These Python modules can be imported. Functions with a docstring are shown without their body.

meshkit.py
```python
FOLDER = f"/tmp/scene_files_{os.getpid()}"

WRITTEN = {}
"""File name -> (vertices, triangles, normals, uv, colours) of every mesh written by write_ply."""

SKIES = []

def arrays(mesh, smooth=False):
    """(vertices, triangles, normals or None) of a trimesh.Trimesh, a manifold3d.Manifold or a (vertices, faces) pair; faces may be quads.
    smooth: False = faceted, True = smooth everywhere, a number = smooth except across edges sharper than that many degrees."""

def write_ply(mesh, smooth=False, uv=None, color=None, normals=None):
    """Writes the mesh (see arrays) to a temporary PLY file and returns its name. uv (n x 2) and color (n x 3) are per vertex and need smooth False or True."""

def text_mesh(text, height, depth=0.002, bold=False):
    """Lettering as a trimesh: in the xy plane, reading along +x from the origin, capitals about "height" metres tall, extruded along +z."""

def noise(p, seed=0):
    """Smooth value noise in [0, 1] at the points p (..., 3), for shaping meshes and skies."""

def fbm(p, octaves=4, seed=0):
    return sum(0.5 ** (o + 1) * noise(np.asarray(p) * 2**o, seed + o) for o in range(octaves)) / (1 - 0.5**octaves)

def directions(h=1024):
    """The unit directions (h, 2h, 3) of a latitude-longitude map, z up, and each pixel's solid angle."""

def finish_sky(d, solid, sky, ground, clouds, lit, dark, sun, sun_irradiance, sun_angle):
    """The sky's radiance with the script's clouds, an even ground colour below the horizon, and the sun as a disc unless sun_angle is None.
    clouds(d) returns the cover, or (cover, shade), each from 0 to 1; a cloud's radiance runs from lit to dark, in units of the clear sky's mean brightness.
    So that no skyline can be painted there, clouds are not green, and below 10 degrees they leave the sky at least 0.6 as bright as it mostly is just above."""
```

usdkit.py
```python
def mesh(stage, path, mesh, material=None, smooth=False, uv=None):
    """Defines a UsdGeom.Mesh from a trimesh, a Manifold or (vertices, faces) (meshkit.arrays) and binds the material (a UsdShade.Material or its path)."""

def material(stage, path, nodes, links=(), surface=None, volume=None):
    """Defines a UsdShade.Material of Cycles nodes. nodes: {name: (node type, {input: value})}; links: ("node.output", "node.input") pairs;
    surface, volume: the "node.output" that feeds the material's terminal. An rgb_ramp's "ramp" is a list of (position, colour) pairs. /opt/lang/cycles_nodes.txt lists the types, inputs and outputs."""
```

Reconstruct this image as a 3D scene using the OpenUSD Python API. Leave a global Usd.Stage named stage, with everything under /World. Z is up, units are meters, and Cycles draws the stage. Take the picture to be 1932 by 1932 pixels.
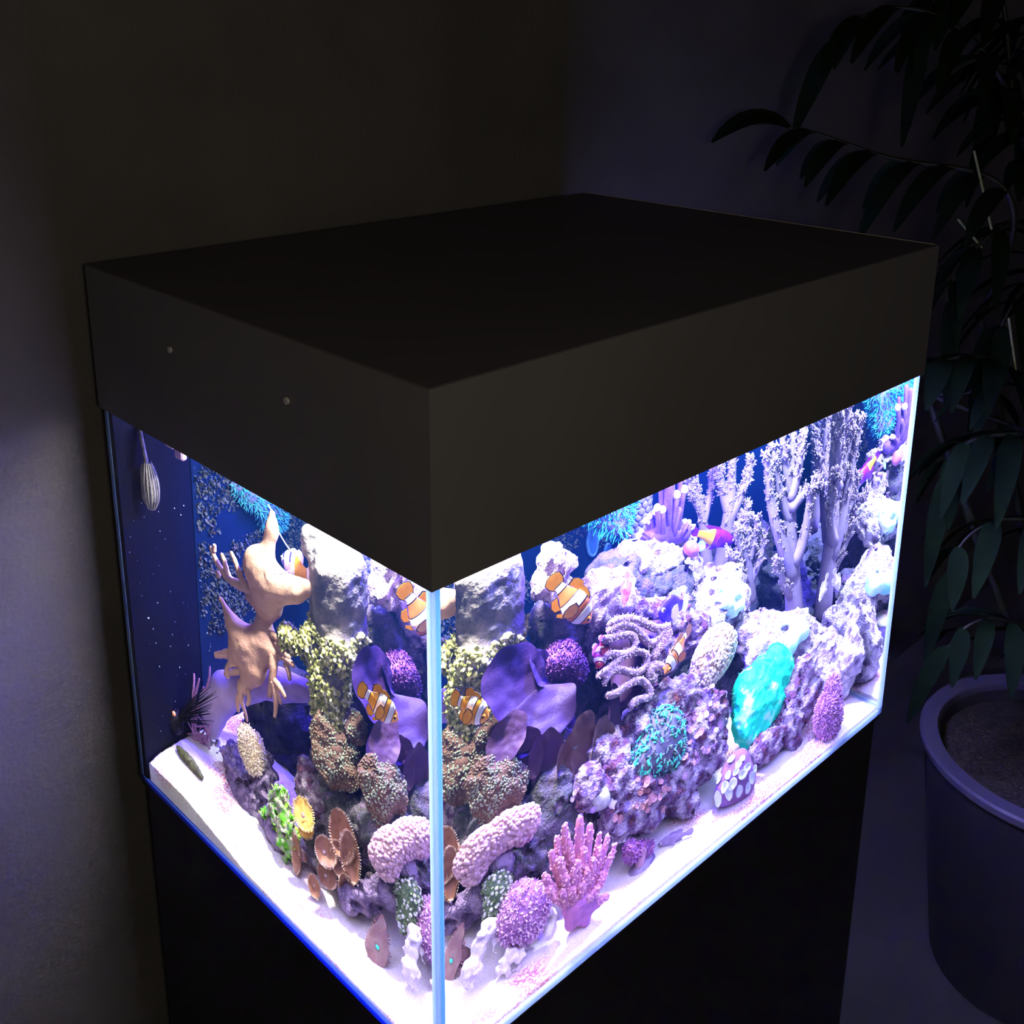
import math
import numpy as np
import trimesh
import usdkit
from meshkit import fbm, noise
from pxr import Gf, Sdf, Usd, UsdGeom, UsdLux, UsdShade

stage = Usd.Stage.CreateInMemory()
UsdGeom.SetStageUpAxis(stage, UsdGeom.Tokens.z)
UsdGeom.SetStageMetersPerUnit(stage, 1.0)
UsdGeom.Xform.Define(stage, "/World")
UsdGeom.Scope.Define(stage, "/World/Looks")
A = np.array

# ------------------------------------------------------------------ camera
CAM = A([-0.3666757, -0.4404803, 0.6825810])
YAW, PITCH, ROLL, FPX, PPX, PPY, SIZE = 0.7982326, -0.2804998, 0.0076009, 2079.81, 966.0, 644.0, 1932.0
EXPOSURE = 0.0
fw = A([math.cos(YAW) * math.cos(PITCH), math.sin(YAW) * math.cos(PITCH), math.sin(PITCH)])
_r = A([math.sin(YAW), -math.cos(YAW), 0.0])
_u = np.cross(_r, fw)
rt = _r * math.cos(ROLL) + _u * math.sin(ROLL)
up = -_r * math.sin(ROLL) + _u * math.cos(ROLL)
cam = UsdGeom.Camera.Define(stage, "/World/camera")
m4 = np.eye(4)
m4[0, :3], m4[1, :3], m4[2, :3], m4[3, :3] = rt, up, -fw, CAM
UsdGeom.Xformable(cam).AddTransformOp().Set(Gf.Matrix4d(*m4.ravel().tolist()))
cam.CreateHorizontalApertureAttr(24.0)
cam.CreateVerticalApertureAttr(24.0)
cam.CreateFocalLengthAttr(24.0 * FPX / SIZE)
cam.CreateVerticalApertureOffsetAttr((PPY - SIZE / 2) / SIZE * 24.0)
cam.CreateClippingRangeAttr(Gf.Vec2f(0.02, 50.0))
cam.CreateExposureAttr(EXPOSURE)

# ------------------------------------------------------------------ tank size and lights
W, D, H, LID, OV = 0.600, 0.430, 0.3693, 0.1219, 0.0027
FLOOR = -0.62
WALL = 0.475
BACK = 0.415


def rect_light(name, pos, size, power, color, tilt=(0, 0)):
    l = UsdLux.RectLight.Define(stage, "/World/" + name)
    x = UsdGeom.Xformable(l)
    x.AddTranslateOp().Set(Gf.Vec3d(*pos))
    x.AddRotateXYZOp().Set(Gf.Vec3f(tilt[0], tilt[1], 0))
    l.CreateWidthAttr(size[0])
    l.CreateHeightAttr(size[1])
    l.CreateIntensityAttr(power)
    l.CreateColorAttr(Gf.Vec3f(*color))
    return l


# the light unit of the hood: a white and a blue LED cluster in each of its two pucks
BLUE = (0.09, 0.05, 1.0)
rect_light("led_white_near", (0.135, 0.190, 0.440), (0.030, 0.030), 1750, (1.0, 0.92, 0.88), (0, 0))
rect_light("led_blue_near", (0.265, 0.165, 0.440), (0.035, 0.035), 1350, BLUE, (0, 0))
rect_light("led_white_far", (0.455, 0.145, 0.440), (0.045, 0.045), 1050, (0.60, 0.67, 1.0), (0, 0))
rect_light("led_blue_far", (0.370, 0.235, 0.440), (0.045, 0.045), 1700, BLUE, (0, 0))
# the weak lamp of the room behind the camera
sp = UsdLux.SphereLight.Define(stage, "/World/room_lamp")
UsdGeom.Xformable(sp).AddTranslateOp().Set(Gf.Vec3d(-0.40, -0.64, 0.70))
sp.CreateRadiusAttr(0.04)
sp.CreateIntensityAttr(88.0)
sp.CreateColorAttr(Gf.Vec3f(1.0, 0.87, 0.68))
dome = UsdLux.DomeLight.Define(stage, "/World/night_air")
dome.CreateIntensityAttr(1.0)
dome.CreateColorAttr(Gf.Vec3f(0.006, 0.0052, 0.006))


# ------------------------------------------------------------------ sight lines through the panes (Snell), to measure places inside the water
def ray(px, py):
    d = fw + rt * (px - PPX) / FPX - up * (py - PPY) / FPX
    return d / np.linalg.norm(d)


def _wet(px, py, ax):
    d = ray(px, py)
    e = CAM - CAM[ax] / d[ax] * d
    n = np.zeros(3)
    n[ax] = -1
    c, eta = -d @ n, 1 / 1.33
    return e, eta * d + (eta * c - math.sqrt(1 - eta * eta * (1 - c * c))) * n


def R(px, py, y):
    """The point at depth y behind the front pane that is seen at px, py."""
    e, d = _wet(px, py, 1)
    return e + d * (y - e[1]) / d[1]


def L(px, py, x):
    """The point at depth x behind the side pane that is seen at px, py."""
    e, d = _wet(px, py, 0)
    return e + d * (x - e[0]) / d[0]


def air(px, py, ax, v):
    d = ray(px, py)
    return CAM + d * (v - CAM[ax]) / d[ax]


def mpp(s, px, py, v):
    """Metres per pixel there."""
    f = {"R": R, "L": L}[s]
    d = _wet(px, py, 1 if s == "R" else 0)[1]
    a = f(px + 1, py, v) - f(px, py, v)
    a = a - (a @ d) * d
    b = f(px, py + 1, v) - f(px, py, v)
    b = b - (b @ d) * d
    return (np.linalg.norm(a) + np.linalg.norm(b)) / 2


def ball(s, px, py, v, r):
    return np.r_[{"R": R, "L": L}[s](px, py, v), r * mpp(s, px, py, v)]


def on(mesh, s, px, py):
    """The point of a skin that is first seen at px, py, and its outward direction."""
    e, d = _wet(px, py, 1 if s == "R" else 0)
    v, f = vf(mesh)
    tri = v[f]
    c = tri.mean(1)
    w = c - e
    t = w @ d
    off = np.linalg.norm(w - t[:, None] * d, axis=1)
    n = np.cross(tri[:, 1] - tri[:, 0], tri[:, 2] - tri[:, 0])
    n /= np.linalg.norm(n, axis=1)[:, None] + 1e-12
    ok = np.nonzero(off < max(0.003, off.min() * 1.2))[0]
    i = ok[np.argmin(t[ok])]
    near = np.linalg.norm(c - c[i], axis=1) < 0.006
    nn = n[near].mean(0)
    return c[i], nn / np.linalg.norm(nn)


def balls(s, rows):
    return A([ball(s, *q) for q in rows])


# ------------------------------------------------------------------ prims
used = {}


def fresh(path):
    n = used.get(path, 0)
    used[path] = n + 1
    return path if n == 0 else f"{path}_{n:03d}"


class Thing:
    def __init__(self, name, label, cat, base, group=None, kind=None):
        self.base = A(base, float)
        self.path = fresh("/World/" + name)
        x = UsdGeom.Xform.Define(stage, self.path)
        x.AddTranslateOp().Set(Gf.Vec3d(*map(float, base)))
        tag(x.GetPrim(), label, cat, group, kind)

    def part(self, name, mesh, mat, smooth=True, under=None, label=None, kind=None):
        p = fresh((under or self.path) + "/" + name)
        v, f = vf(mesh)
        m = usdkit.mesh(stage, p, (v - self.base, f), mat, smooth)
        if label:
            m.GetPrim().SetCustomDataByKey("label", label)
        if kind:
            m.GetPrim().SetCustomDataByKey("kind", kind)
        return p


def tag(prim, label, cat, group=None, kind=None):
    for k, v in (("label", label), ("category", cat), ("group", group), ("kind", kind)):
        if v:
            prim.SetCustomDataByKey(k, v)


def vf(mesh):
    if hasattr(mesh, "vertices"):
        return A(mesh.vertices), A(mesh.faces)
    v, f = mesh
    f = A(f)
    if f.shape[1] == 4:
        f = np.vstack([f[:, [0, 1, 2]], f[:, [0, 2, 3]]])
    return A(v, float), f


def join(ms):
    vs, fs, n = [], [], 0
    for m in ms:
        v, f = vf(m)
        vs.append(v)
        fs.append(f + n)
        n += len(v)
    return np.vstack(vs), np.vstack(fs)


def solo(name, mesh, mat, label, cat, smooth=True, group=None, kind=None):
    """A thing that is one mesh."""
    v, f = vf(mesh)
    base = A([(v[:, 0].min() + v[:, 0].max()) / 2, (v[:, 1].min() + v[:, 1].max()) / 2, v[:, 2].min()])
    p = fresh("/World/" + name)
    m = usdkit.mesh(stage, p, (v - base, f), mat, smooth)
    UsdGeom.Xformable(m).AddTranslateOp().Set(Gf.Vec3d(*map(float, base)))
    tag(m.GetPrim(), label, cat, group, kind)
    return p


looks = {}


def M(c1, c2=None, scale=60, rough=0.55, bump=0.0, bscale=400, c3=None, spec=0.4, lucent=0.0, lo=0.4, hi=0.6, detail=3, metal=0.0, voro=False, sheen=0.0):
    key = (tuple(c1), tuple(c2 or ()), scale, rough, bump, bscale, tuple(c3 or ()), spec, lucent, lo, hi, detail, metal, voro, sheen)
    if key in looks:
        return looks[key]
    nodes = {"p": ("principled_bsdf", {"roughness": rough, "specular_ior_level": spec, "metallic": metal, "base_color": c1, "sheen_weight": sheen}), "t": ("texture_coordinate", {})}
    links = []
    if c2 is not None:
        nodes["n"] = ("voronoi_texture", {"scale": scale}) if voro else ("noise_texture", {"scale": scale, "detail": detail})
        stops = [(lo, c1), (hi, c2)] + ([(min(hi + 0.12, 1), c3)] if c3 is not None else [])
        nodes["r"] = ("rgb_ramp", {"ramp": stops})
        links += [("t.object", "n.vector"), ("n.distance" if voro else "n.fac", "r.fac"), ("r.color", "p.base_color")]
    if bump:
        nodes["bn"] = ("noise_texture", {"scale": bscale, "detail": 3})
        nodes["b"] = ("bump", {"strength": bump, "distance": 0.004})
        links += [("t.object", "bn.vector"), ("bn.fac", "b.height"), ("b.normal", "p.normal")]
    out = "p.BSDF"
    if lucent:
        nodes["l"] = ("translucent_bsdf", {"color": c1})
        nodes["mx"] = ("mix_closure", {"fac": lucent})
        if c2 is not None:
            links.append(("r.color", "l.color"))
        links += [("p.BSDF", "mx.closure1"), ("l.BSDF", "mx.closure2")]
        out = "mx.closure"
    looks[key] = usdkit.material(stage, f"/World/Looks/look_{len(looks):03d}", nodes, links, surface=out)
    return looks[key]


# ------------------------------------------------------------------ shapes
def box(x0, y0, z0, x1, y1, z1, r=0.0):
    if r <= 0:
        b = trimesh.creation.box((x1 - x0, y1 - y0, z1 - z0))
        b.apply_translation(((x0 + x1) / 2, (y0 + y1) / 2, (z0 + z1) / 2))
        return b
    pts = []
    for sx in (0, 1):
        for sy in (0, 1):
            for sz in (0, 1):
                for e in np.eye(3):
                    q = A([x0 if sx == 0 else x1, y0 if sy == 0 else y1, z0 if sz == 0 else z1])
                    s = A([1 if sx == 0 else -1, 1 if sy == 0 else -1, 1 if sz == 0 else -1])
                    pts.append(q + s * r * (1 - e))
    return trimesh.convex.convex_hull(A(pts))


def nets(F, h, org):
    """Naive surface nets of the grid F (inside < 0): vertices and quads."""
    s = F < 0
    nx, ny, nz = F.shape
    c = np.zeros((nx - 1, ny - 1, nz - 1), int)
    for a, b, d in np.ndindex(2, 2, 2):
        c += s[a:nx - 1 + a, b:ny - 1 + b, d:nz - 1 + d]
    act = (c > 0) & (c < 8)
    idx = -np.ones(act.shape, int)
    I, J, K = np.nonzero(act)
    idx[I, J, K] = np.arange(len(I))
    pos, cnt = np.zeros((len(I), 3)), np.zeros(len(I))
    cor = list(np.ndindex(2, 2, 2))
    for a in cor:
        for ax in range(3):
            if a[ax]:
                continue
            b = list(a)
            b[ax] = 1
            fa, fb = F[I + a[0], J + a[1], K + a[2]], F[I + b[0], J + b[1], K + b[2]]
            on = (fa < 0) != (fb < 0)
            t = np.where(on, fa / np.where(on, fa - fb, 1), 0)
            p = np.repeat(A([a], float), len(I), 0)
            p[:, ax] += t
            pos[on] += p[on]
            cnt[on] += 1
    v = (np.c_[I, J, K] + pos / np.maximum(cnt, 1)[:, None]) * h + org
    quads = []
    for ax in range(3):
        o = [k for k in range(3) if k != ax]
        sl0, sl1 = [slice(None)] * 3, [slice(None)] * 3
        sl0[ax], sl1[ax] = slice(0, -1), slice(1, None)
        on = s[tuple(sl0)] != s[tuple(sl1)]
        E = A(np.nonzero(on)).T
        ok = (E[:, o[0]] > 0) & (E[:, o[1]] > 0) & (E[:, o[0]] < F.shape[o[0]] - 1) & (E[:, o[1]] < F.shape[o[1]] - 1)
        E = E[ok]
        ins = s[tuple(sl0)][tuple(E.T)]
        qs = []
        for da, db in ((0, 0), (1, 0), (1, 1), (0, 1)):
            e = E.copy()
            e[:, o[0]] -= da
            e[:, o[1]] -= db
            qs.append(idx[tuple(e.T)])
        q = A(qs).T
        flip = ins if ax != 1 else ~ins
        q = np.where(flip[:, None], q, q[:, ::-1])
        quads.append(q)
    return v, np.vstack(quads)


def sdf(elems, h=0.0035, k=0.006, amp=0.004, freq=70, seed=0, amp2=0.0, freq2=220, pit=0.0, pitf=110, floor=None, clip=False):
    """A smooth union of balls (x, y, z, r) and tapered bars (a, b, ra, rb), roughened by noise, as one skin."""
    E = []
    for e in elems:
        e = np.ravel(e)
        E.append(np.r_[e[:3], e[:3], e[3], e[3]] if len(e) == 4 else e)
    E = A(E)
    rmax = np.maximum(E[:, 6], E[:, 7])[:, None]
    lo = np.minimum(E[:, :3] - rmax, E[:, 3:6] - rmax).min(0) - amp - amp2 - 2 * h
    hi = np.maximum(E[:, :3] + rmax, E[:, 3:6] + rmax).max(0) + amp + amp2 + 2 * h
    if floor is not None:
        lo[2] = max(lo[2], floor - 2.5 * h)
    n = np.ceil((hi - lo) / h).astype(int) + 1
    g = np.stack(np.meshgrid(*[lo[i] + h * np.arange(n[i]) for i in range(3)], indexing="ij"), -1).reshape(-1, 3)
    acc = np.zeros(len(g))
    for e in E:
        a, ab = e[:3], e[3:6] - e[:3]
        ll = ab @ ab
        t = np.clip((g - a) @ ab / ll, 0, 1) if ll > 0 else np.zeros(len(g))
        d = np.linalg.norm(g - a - t[:, None] * ab, axis=1) - (e[6] + (e[7] - e[6]) * t)
        acc += np.exp(np.clip(-d / k, -60, 60))
    F = -k * np.log(np.maximum(acc, 1e-25))
    near = np.abs(F) < amp * 1.5 + amp2 * 1.5 + pit + 3 * h
    q = g[near]
    add = np.zeros(len(q))
    if amp:
        add += amp * 2.6 * (fbm(q * freq + seed * 7.3, 3, seed) - 0.5)
    if amp2:
        add += amp2 * 2.6 * (noise(q * freq2 + seed * 3.1, seed + 5) - 0.5)
    if pit:
        add += pit * np.clip((noise(q * pitf + 11.7, seed + 9) - 0.62) * 5, 0, 1)
    F[near] += add
    if floor is not None:
        F = np.maximum(F, floor - g[:, 2])
    if clip:
        F = np.maximum(F, np.maximum(np.maximum(0.0095 - g[:, 0], g[:, 0] - (W - 0.0065)), np.maximum(0.0095 - g[:, 1], g[:, 1] - (BACK - 0.002))))
    return nets(F.reshape(n), h, lo)


def tube(P, r, seg=8, cap=True):
    P = A(P, float)
    r = np.broadcast_to(np.asarray(r, float), len(P))
    T = np.gradient(P, axis=0)
    T /= np.linalg.norm(T, axis=1)[:, None] + 1e-12
    n = np.cross(T[0], [0.3, 0.5, 0.81])
    n /= np.linalg.norm(n)
    a = np.arange(seg) / seg * 2 * np.pi
    rings = []
    for p, t, q in zip(P, T, r):
        n = n - (n @ t) * t
        n /= np.linalg.norm(n)
        rings.append(p + q * (np.cos(a)[:, None] * n + np.sin(a)[:, None] * np.cross(t, n)))
    v = np.vstack(rings + [P[:1] - T[:1] * r[0] * 0.6, P[-1:] + T[-1:] * r[-1] * 0.8])
    f = []
    for i in range(len(P) - 1):
        for j in range(seg):
            k = (j + 1) % seg
            f += [[i * seg + j, i * seg + k, (i + 1) * seg + k], [i * seg + j, (i + 1) * seg + k, (i + 1) * seg + j]]
    if cap:
        b, e = len(P) * seg, len(P) * seg + 1
        for j in range(seg):
            k = (j + 1) % seg
            f += [[b, k, j], [e, (len(P) - 1) * seg + j, (len(P) - 1) * seg + k]]
    return v, A(f)


def curve(P, n=16):
    """A smooth curve through the points P."""
    from scipy.interpolate import CubicSpline
    P = A(P, float)
    t = np.r_[0, np.cumsum(np.linalg.norm(np.diff(P, axis=0), axis=1) + 1e-9)]
    return CubicSpline(t, P)(np.linspace(0, t[-1], n))


def frame(n, ref=(0, 0, 1)):
    n = A(n, float) / np.linalg.norm(n)
    ref = A(ref, float)
    if abs(n @ ref) > 0.97 * np.linalg.norm(ref):
        ref = A([1.0, 0.3, 0.2])
    v = ref - (ref @ n) * n
    v /= np.linalg.norm(v)
    return np.cross(v, n), v, n  # right, up, out


def bead(sub=0):
    m = trimesh.creation.icosphere(subdivisions=sub)
    return A(m.vertices), A(m.faces)


def spike(seg=5):
    """A little tentacle along +z, one long, half a unit thick at most."""
    v, f = tube(A([[0, 0, 0], [0, 0, 0.5], [0, 0, 0.85], [0, 0, 1.0]]), [0.22, 0.19, 0.17, 0.09], seg)
    return v, f


def strewn(mesh, n, proto, size, seed=0, jit=0.3, lean=0.25, sink=0.0, thick=1.0, keep=None):
    """Copies of proto set along the normals of a skin, as one mesh."""
    v, f = vf(mesh)
    tm = trimesh.Trimesh(v, f, process=False)
    rng = np.random.default_rng(seed)
    area = tm.area_faces
    pick = rng.choice(len(f), n, p=area / area.sum())
    w = rng.dirichlet((1, 1, 1), n)
    P = (v[f[pick]] * w[:, :, None]).sum(1)
    N = tm.face_normals[pick]
    if keep is not None:
        ok = keep(P, N)
        P, N = P[ok], N[ok]
    return placed(P, N, proto, size, rng, jit, lean, sink, thick)


def placed(P, N, proto, size, rng, jit=0.3, lean=0.25, sink=0.0, thick=1.0):
    n = len(P)
    N = N + lean * rng.normal(size=(n, 3))
    N /= np.linalg.norm(N, axis=1)[:, None]
    ref = np.where(np.abs(N[:, 2:]) > 0.9, [[1.0, 0, 0]], [[0, 0, 1.0]])
    a = np.cross(ref, N)
    a /= np.linalg.norm(a, axis=1)[:, None]
    b = np.cross(N, a)
    w = rng.uniform(0, 2 * np.pi, n)[:, None]
    a, b = a * np.cos(w) + b * np.sin(w), b * np.cos(w) - a * np.sin(w)
    s = np.broadcast_to(size, n) * (1 + jit * rng.uniform(-1, 1, n))
    pv, pf = proto
    V = P[:, None] - (N * (s * sink)[:, None])[:, None] + s[:, None, None] * (thick * (pv[None, :, :1] * a[:, None] + pv[None, :, 1:2] * b[:, None]) + pv[None, :, 2:] * N[:, None])
    Fc = pf[None] + (np.arange(n) * len(pv))[:, None, None]
    return V.reshape(-1, 3), Fc.reshape(-1, 3)


def disc(c, n, ref, a, b, ruffle=0.15, waves=5, cup=0.25, seed=0, nr=14, nt=56, th=0.06, edge=1.0, curl=0.0, lump=0.0):
    """A fleshy ruffled disc: centre, outward direction, the direction its b axis follows, half sizes."""
    rng = np.random.default_rng(seed)
    rv, uv, nv = frame(n, ref)
    t = np.linspace(0, 2 * np.pi, nt, endpoint=False)
    ph = rng.uniform(0, 6.28, 4)
    rim = 1 + 0.07 * np.sin(2 * t + ph[0]) + 0.05 * np.sin(3 * t + ph[1]) + 0.03 * np.sin(7 * t + ph[2])
    rr = np.linspace(0, 1, nr)
    top, bot = [], []
    s = (a + b) / 2
    for q in rr:
        z = cup * s * q * q + ruffle * s * q ** 3 * (np.sin(waves * t + ph[3]) + 0.5 * np.sin((waves + 2) * t + ph[1])) - curl * s * max(0, q - 0.6) ** 2 * 6
        p = A(c) + (q * rim * a * np.cos(t))[:, None] * rv + (q * rim * b * np.sin(t))[:, None] * uv
        if lump:
            z = z + lump * s * (noise(p * 3 / s * 1.3 + seed, seed) - 0.5)
        tk = th * s * math.sqrt(max(1 - q ** 4, 0.0)) * edge
        top.append(p + (z + tk)[:, None] * nv)
        bot.append(p + (z - tk)[:, None] * nv)
    v = np.vstack(top + bot)
    f, o = [], nr * nt
    for i in range(nr - 1):
        for j in range(nt):
            k = (j + 1) % nt
            q = [i * nt + j, (i + 1) * nt + j, (i + 1) * nt + k, i * nt + k]
            f += [q, [x + o for x in q[::-1]]]
    return vf((v, A(f)))


def prism(poly, z0, z1):
    from shapely.geometry import Polygon
    m = trimesh.creation.extrude_polygon(Polygon(poly), z1 - z0, engine="earcut")
    m.apply_translation((0, 0, z0))
    return m


# ================================================================== the room
paint = M((0.105, 0.100, 0.096), (0.128, 0.122, 0.116), 6, 0.85, 0.25, 260, spec=0.2)


def structure(name, mesh, mat):
    p = "/World/" + name
    v, f = vf(mesh)
    m = usdkit.mesh(stage, p, (v, f), mat, False)
    m.GetPrim().SetCustomDataByKey("kind", "structure")
    return p


structure("wall_back", box(-1.6, WALL, FLOOR - 0.05, 2.6, WALL + 0.10, 2.0), paint)
structure("floor", box(-1.6, -1.6, FLOOR - 0.05, 2.6, WALL, FLOOR), M((0.07, 0.066, 0.062), (0.09, 0.085, 0.08), 5, 0.5, spec=0.4))

# ================================================================== cabinet, hood, tank
black = M((0.020, 0.019, 0.019), rough=0.55, spec=0.35)
cab = Thing("aquarium_cabinet", "plain black cabinet standing under the glass aquarium", "cabinet", (W / 2, D / 2, FLOOR))
cab.part("body", box(0.004, 0.004, FLOOR + 0.05, W - 0.004, D - 0.002, -0.006, 0.002), black, 30)
cab.part("plinth", box(0.03, 0.03, FLOOR, W - 0.03, D - 0.01, FLOOR + 0.05), black, False)
cab.part("top_board", box(0.001, 0.001, -0.006, W - 0.001, D - 0.001, -0.0005, 0.001), black, 30)

hoodm = M((0.115, 0.112, 0.11), (0.124, 0.121, 0.118), 8, 0.42, 0.03, 900, spec=0.35)
hoodt = M((0.085, 0.078, 0.085), (0.092, 0.085, 0.092), 8, 0.5, 0.03, 900, spec=0.25)
T_ = 0.006
hood = Thing("aquarium_hood", "matt black box hood closing the top of the glass aquarium", "aquarium lid", (W / 2, D / 2, H))
z0, z1 = H - 0.0006, H + LID
c0, c1, d0, d1 = -OV, W + OV, -OV, D + OV
for nm, py in (("front_panel", [(c0, d0), (c1, d0), (c1 - T_, d0 + T_), (c0 + T_, d0 + T_)]), ("back_panel", [(c0, d1), (c0 + T_, d1 - T_), (c1 - T_, d1 - T_), (c1, d1)]),
               ("side_panel", [(c0, d0), (c0 + T_, d0 + T_), (c0 + T_, d1 - T_), (c0, d1)]), ("side_panel", [(c1, d0), (c1, d1), (c1 - T_, d1 - T_), (c1 - T_, d0 + T_)])):
    hood.part(nm, prism(py, z0, z1), hoodm, False)
hood.part("top_panel", box(-OV + 0.0006, -OV + 0.0006, z1 - 0.004, W + OV - 0.0006, D + OV - 0.0006, z1 + 0.0004, 0.0008), hoodt, 30)
hood.part("edge_strip", box(W + OV - 0.001, -OV + 0.004, z1 - 0.003, W + OV + 0.0006, D + OV - 0.002, z1 + 0.0008, 0.0004), M((0.5, 0.42, 0.33), rough=0.3), 30, label="thin pale edging along the far end of the lid")
steel = M((0.75, 0.73, 0.70), rough=0.55, metal=0.6)
for px, py in ((322, 660), (542, 756)):
    c = air(px, py, 0, -OV)
    s = trimesh.creation.cylinder(0.0024, 0.0016, sections=20)
    s.apply_transform(trimesh.geometry.align_vectors([0, 0, 1], [-1, 0, 0]))
    s.apply_translation(c - [0.0006, 0, 0])
    hood.part("screw", s, steel, 30)

lampm = M((0.03, 0.03, 0.03), rough=0.5)
hood.part("led_bar", box(0.10, 0.125, 0.4465, 0.50, 0.285, 0.462, 0.004), lampm, 30, label="black LED light bar under the lid")
hood.part("led_bracket", box(0.28, 0.28, 0.455, 0.34, D - .002, 0.463), lampm, False)

# glass: water lies against the inside of the panes, so each pane bends light as one body with it
glass = usdkit.material(stage, "/World/Looks/pane_glass", {"g": ("glass_bsdf", {"color": (0.985, 0.992, 1.0), "roughness": 0.0, "IOR": 1.33})}, surface="g.BSDF")
seam = usdkit.material(stage, "/World/Looks/glass_edge", {"l": ("translucent_bsdf", {"color": (0.70, 0.86, 0.98)}), "d": ("diffuse_bsdf", {"color": (0.75, 0.88, 0.97)}), "m": ("mix_closure", {"fac": 0.3})},
                       [("l.BSDF", "m.closure1"), ("d.BSDF", "m.closure2")], surface="m.closure")
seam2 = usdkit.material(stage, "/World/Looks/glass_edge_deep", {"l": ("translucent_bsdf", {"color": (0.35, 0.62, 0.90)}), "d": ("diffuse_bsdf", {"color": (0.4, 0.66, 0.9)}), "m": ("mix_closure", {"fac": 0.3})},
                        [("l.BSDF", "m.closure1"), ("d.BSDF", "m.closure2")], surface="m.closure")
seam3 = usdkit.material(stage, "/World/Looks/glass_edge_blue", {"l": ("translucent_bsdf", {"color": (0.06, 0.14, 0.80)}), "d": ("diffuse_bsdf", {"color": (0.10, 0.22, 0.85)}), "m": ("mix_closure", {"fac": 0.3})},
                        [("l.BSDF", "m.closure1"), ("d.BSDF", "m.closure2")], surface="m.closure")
tank = Thing("aquarium_tank", "lit glass aquarium of clear panes with pale polished edges", "aquarium", (W / 2, D / 2, 0))
HT = H - 0.0004


def quad(a, b, c, d):
    return A([a, b, c, d], float), A([[0, 1, 2], [0, 2, 3]])


G = 0.0065
for nm, outer in (("front_pane", ((0, 0, 0), (W, 0, 0), (W, 0, HT), (0, 0, HT))), ("side_pane", ((0, D, 0), (0, 0, 0), (0, 0, HT), (0, D, HT))), ("side_pane", ((W, 0, 0), (W, D, 0), (W, D, HT), (W, 0, HT)))):
    tank.part(nm, quad(*outer), glass, False)
e = 0.0003
tank.part("glass_seam", box(e, e, G, G * 0.45, G, HT, 0.0008), seam, 30)
tank.part("glass_seam", box(G * 0.5, e, G, G, G * 0.5, HT, 0.0008), seam2, 30)
tank.part("glass_seam", box(W - G, e, G, W - e, G, HT, 0.0008), seam, 30)
tank.part("glass_seam", box(e, D - G, G, G * 0.6, D - e, HT, 0.0008), seam2, 30)
tank.part("bottom_edge", box(e, e, e, W - e, G, G, 0.0008), seam, 30)
tank.part("bottom_edge", box(e, G, e, G, D - e, G, 0.0008), seam3, 30)
tank.part("bottom_edge", box(W - G, G, e, W - e, D - e, G, 0.0008), seam, 30)
tank.part("bottom_pane", box(G, G, e, W - G, D - e, 0.003), black, False)
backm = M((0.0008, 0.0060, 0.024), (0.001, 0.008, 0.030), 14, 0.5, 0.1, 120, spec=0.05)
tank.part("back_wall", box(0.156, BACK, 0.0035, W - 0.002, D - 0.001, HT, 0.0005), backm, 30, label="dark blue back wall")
tank.part("back_wall", box(0.002, BACK + 0.0012, 0.0035, 0.1555, D - 0.001, HT, 0.0005), M((0.0008, 0.0016, 0.008), (0.001, 0.002, 0.010), 14, 0.5, 0.1, 120, spec=0.04), 30, label="dark back wall of the left compartment")
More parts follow.
